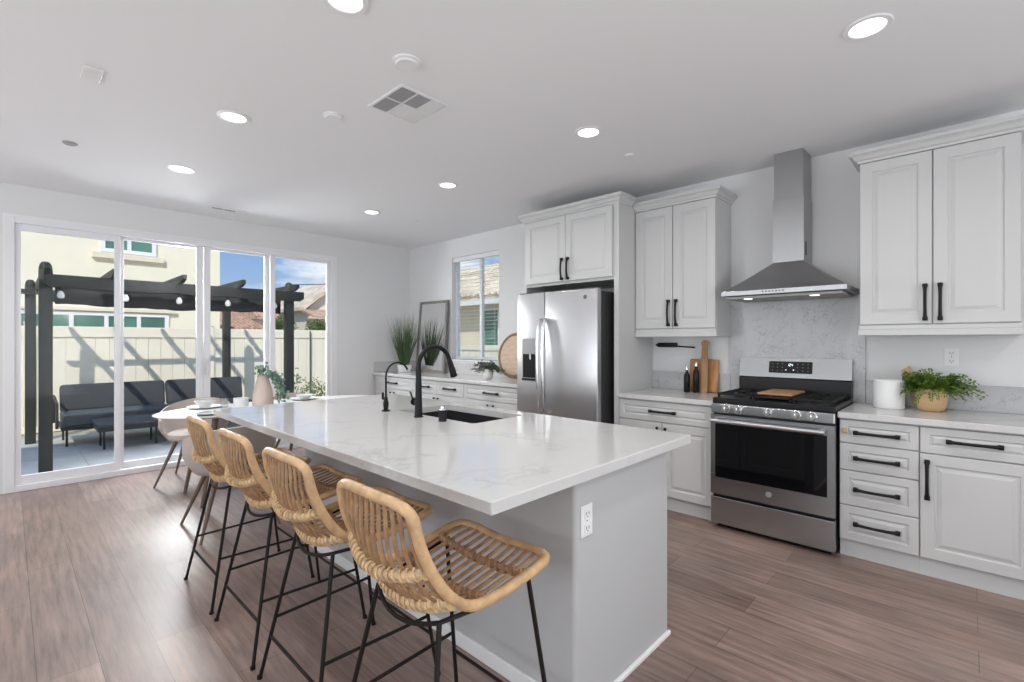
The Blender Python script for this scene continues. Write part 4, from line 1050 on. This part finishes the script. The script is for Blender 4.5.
# string lights
t = thing('string_lights', 'string of round bulbs hanging along the pergola beam', 'string lights', (-1.0, -2.7, 1.96))
wy = [YL+.05, -3.86, -2.77, -2.22, -1.5]; pts = []
for a, b in zip(wy, wy[1:]):
    for k in range(8): u = k/8; pts.append((-1.0, a+(b-a)*u, 1.965-.03*math.sin(u*PI)))
MB().tube(pts, .004, 5).build('wire', M_black, t)
MB().tube([(PX, YR, 2.2), (-2.3, 1.5, 2.56), (-3.5, 4.7, 3.22)], .006, 5).build('span_wire', M_black, t)
for y in (-3.86, -3.3, -2.77, -2.22, -1.62):
    b = MB().lathe([(0, 1.95), (.012, 1.95), (.014, 1.91), (0, 1.91)], (-1.0, y, 0), 12).build('socket', M_black, t)
    MB().lathe([(0, 1.91), (.014, 1.908), (.032, 1.875), (.034, 1.855), (.024, 1.832), (0, 1.823)], (-1.0, y, 0), 16).build('bulb', M_bulb, b, smooth=True)
# outdoor sofa
t = thing('outdoor_sofa', 'long dark grey outdoor sofa against the cream fence', 'sofa', (-3.1, -2.6, GZ))
for y0, y1 in ((-3.72, -3.10), (-3.09, -2.475)):
    pass
MB().box(-3.52, -2.72, -3.76, -1.30, .13, .18, .006).build('frame', M_sofam, t)
for y0, y1 in ((-3.74, -2.48), (-2.46, -1.32)):
    MB().box(-3.40, -2.70, y0, y1, .18, .345, .035, 3).build('seat_cushion', M_sofag, t, smooth=True)
    b = MB().box(-.07, .07, y0, y1, 0, .40, .045, 3); b.xform(Matrix.Translation((-3.36, 0, .32)) @ Matrix.Rotation(R(-12), 4, 'Y')); b.build('back_cushion', M_sofaf, t, smooth=True)
MB().tube([(-2.76, -3.80, .16), (-2.80, -3.80, .50), (-3.44, -3.80, .56), (-3.50, -3.80, .16)], .018, 8, flat=1).build('armrest', M_sofam, t, smooth=True)
for x in (-2.80, -3.44):
    for y in (-3.70, -2.50, -1.36): MB().tube([(x, y, .14), (x, y, GZ)], .014, 8).build('leg', M_sofam, t)
# outdoor bench table
t = thing('outdoor_bench', 'low grey cushioned bench table in front of the outdoor sofa', 'bench', (-2.35, -3, GZ))
MB().box(-2.62, -1.98, -3.45, -2.30, .165, .225, .006).build('frame', M_sofam, t)
MB().box(-2.63, -1.97, -3.46, -2.29, .225, .275, .015, 3).build('top', M_sofag, t, smooth=True)
for x in (-2.55, -2.18):
    for y in (-3.37, -2.80): MB().tube([(x, y, .17), (x, y, GZ)], .013, 8).build('leg', M_sofam, t)
# neighbouring house (behind the fence)
NX = -9.0
t = thing('neighbour_house', 'two storey cream stucco house directly behind the fence', 'house', (NX-2, -4, GZ))
MB().box(NX-7, NX, -16, -.16, GZ, 7.2).build('wall', M_stucco, t)
def ex_window(parent, x, y0, y1, z0, z1, panes, sill=True, m=M_exgl):
    f = MB(); e = .09
    f.box(x, x+.05, y0, y0+e, z0, z1).box(x, x+.05, y1-e, y1, z0, z1).box(x, x+.05, y0+e, y1-e, z0, z0+e).box(x, x+.05, y0+e, y1-e, z1-e, z1)
    for i in range(1, panes): yy = y0+(y1-y0)*i/panes; f.box(x, x+.05, yy-.04, yy+.04, z0+e, z1-e)
    fo = f.build('window', M_trim, parent)
    MB().box(x-.01, x+.02, y0+.02, y1-.02, z0+.02, z1-.02).build('pane', m, fo)
    if sill: MB().box(x, x+.11, y0-.16, y1+.16, z0-.16, z0-.02, .01).build('window_sill', M_stucco2, fo)
ex_window(t, NX, -2.72, -1.62, 3.53, 4.6, 2)
ex_window(t, NX, -4.5, -1.35, 1.50, 2.06, 5)
MB().box(NX, NX+.10, -4.6, -1.2, 2.08, 2.16).build('window_head', M_stucco2, t)
# distant houses and trees
def far_house(label, x, y0, y1, zw, ridge, depth, tile, name='distant_house', gable=True, windows=()):
    t = thing(name, label, 'house', (x-depth/2, (y0+y1)/2, GZ))
    MB().box(x-depth, x, y0, y1, GZ, zw).build('wall', M_stucco2, t)
    if gable:
        ym = (y0+y1)/2
        MB().prism([(y0+.02, zw), (y1-.02, zw), (ym, ridge-.12)], x-depth, x-.01, 'x').build('gable_wall', M_stucco, t)
        r = MB()
        r.prism([(y0-.35, zw-.14), (y0-.35, zw+.02), (ym, ridge+.12), (ym, ridge-.05)], x-depth-.3, x+.35, 'x')
        r.prism([(y1+.35, zw-.14), (y1+.35, zw+.02), (ym, ridge+.12), (ym, ridge-.05)], x-depth-.3, x+.35, 'x')
        r.build('roof', tile, t)
    else:
        r = MB()
        r.prism([(x+.5, zw-.1), (x+.5, zw+.05), (x-depth/2, ridge), (x-depth-.5, zw+.05), (x-depth-.5, zw-.1)], y0-.4, y1+.4, 'y')
        # tile ribs
        k = y0-.4
        while k < y1+.4:
            r.tube([(x+.52, k, zw+.06), (x-depth/2, k, ridge+.02)], .06, 5); k += .24
        r.build('roof', tile, t)
    for a in windows: ex_window(t, x, *a, sill=False)
    return t
far_house('cream gabled house with tiled roof seen right of the pergola post', -16, 5.35, 8.0, 2.9, 4.15, 3.5, M_tile, windows=((5.6, 6.6, 1.4, 2.2, 2),))
po = thing('porch_roof', 'small tiled porch roof with dark posts on the gabled house', 'porch', (-15.3, 6.2, GZ))
MB().prism([(-14.4, 2.38), (-14.4, 2.46), (-15.62, 2.80), (-15.62, 2.70)], 4.9, 8.0, 'y').build('roof', M_tile2, po)
for y in (5.9, 7.8): MB().box(-14.6, -14.45, y-.1, y+.1, GZ, 2.40).build('post', M_pergola, po)
far_house('low house with long reddish roof beyond the fence, between the two middle panes', -20.6, -.5, 4.6, 1.95, 3.0, 8, M_tile2, gable=False)
far_house('distant house with reddish pointed roof left of the gabled house', -30, 8.0, 12.5, 3.0, 5.0, 6, M_tile2, gable=False)
def tree(name, label, c, r, n, seedv, trunk_h):
    random.seed(seedv); t = thing(name, label, 'tree' if trunk_h > .6 else 'shrub', (c[0], c[1], GZ))
    tb = MB()
    for k in range(3 if trunk_h > .6 else 4):
        a = random.uniform(0, 6.28); tb.tube([(c[0]+.02*k, c[1], GZ), (c[0]+r*.2*math.cos(a), c[1]+r*.2*math.sin(a), GZ+trunk_h*.7), (c[0]+r*.5*math.cos(a), c[1]+r*.5*math.sin(a), c[2])], [.03*r+.004, .025*r+.003, .01*r+.002], 6)
    tb.build('trunk' if trunk_h > .6 else 'stem', M_stem, t)
    l = MB(); s = r*.09
    for k in range(n):
        while True:
            v = Vector([random.uniform(-1, 1) for _ in range(3)])
            if .15 < v.length < 1: break
        blob = 1+.25*math.sin(v.x*7+seedv)*math.cos(v.y*6+v.z*5)
        p = Vector(c)+v*r*blob
        a = Vector([random.uniform(-1, 1) for _ in range(3)]).normalized(); b = a.orthogonal().normalized()
        q = [l.bm.verts.new(p+a*s), l.bm.verts.new(p+b*s*.5), l.bm.verts.new(p-a*s), l.bm.verts.new(p-b*s*.5)]; l.bm.faces.new(q)
    l.build('foliage', M_shrub, t)
tree('tree', 'pale green tree behind the fence just left of the right pergola post', (-14.5, 3.6, 1.75), .62, 1500, 2, 1.4)
tree('tree', 'small tree in front of the gabled house, right of the pergola post', (-11.5, 3.75, 1.7), .45, 1200, 9, 1.4)
tree('garden_shrub', 'low shrub at the fence foot right of the pergola post', (-3.95, .30, .25), .30, 420, 4, .3)
tree('garden_shrub', 'sparse leafy shrub beside the right pergola post', (-3.9, -.25, .42), .34, 200, 6, .3)
MB().box(-4.345, -4.315, .34, .365, GZ, 1.58, .004).build('fence_shadow_strip', M_sofag, None, loc=(-4.33, .35, GZ), label='thin dark strip for the shadow line on the fence at right', cat='shadow strip')  # dark strip put where a shadow line falls on the fence
# house seen through kitchen window
t = thing('side_house', 'neighbour house with tan tiled roof seen through the kitchen window', 'house', (-2, 6, GZ))
KY = 3.9
MB().box(-9, 3.4, KY+.45, KY+6, GZ, 2.45).build('wall', M_stucco2, t)
r = MB().prism([(KY, 2.36), (KY, 2.46), (KY+4.4, 4.15), (KY+6.5, 2.5), (KY+6.5, 2.36)], -9.4, 3.8, 'x')
k = -9.3
while k < 3.8:
    r.tube([(k, KY-.03, 2.50), (k, KY+4.4, 4.19)], .055, 6); k += .22
for j in range(12):
    v = j/12; r.box(-9.4, 3.8, KY+4.4*v, KY+4.4*v+.03, 2.50+1.69*v, 2.545+1.69*v)
r.build('roof', M_tile, t)
MB().box(-9.4, 3.8, KY-.02, KY+.03, 2.27, 2.40).build('fascia', M_trim, t)
f = MB(); x0_, x1_, z0_, z1_ = -2.95, -1.85, 1.15, 2.15
f.box(x0_-.07, x0_, KY+.40, KY+.45, z0_-.07, z1_+.07).box(x1_, x1_+.07, KY+.40, KY+.45, z0_-.07, z1_+.07).box(x0_, x1_, KY+.40, KY+.45, z0_-.07, z0_).box(x0_, x1_, KY+.40, KY+.45, z1_, z1_+.07).box(-2.43, -2.37, KY+.40, KY+.45, z0_, z1_)
wf = f.build('window', M_trim, t); MB().box(x0_, x1_, KY+.43, KY+.446, z0_, z1_).build('pane', M_exgl, wf)
f = MB()
for i in range(40): f.box(-4.1+i*.2, -4.1+i*.2+.19, 2.0, 2.04, GZ, 1.25, .004)
f.box(-4.1, 3.9, 1.98, 2.06, 1.18, 1.28, .005)
f.build('side_fence', M_fence, None, loc=(-2, 2, GZ), label='cream vinyl fence outside the kitchen window', cat='fence')
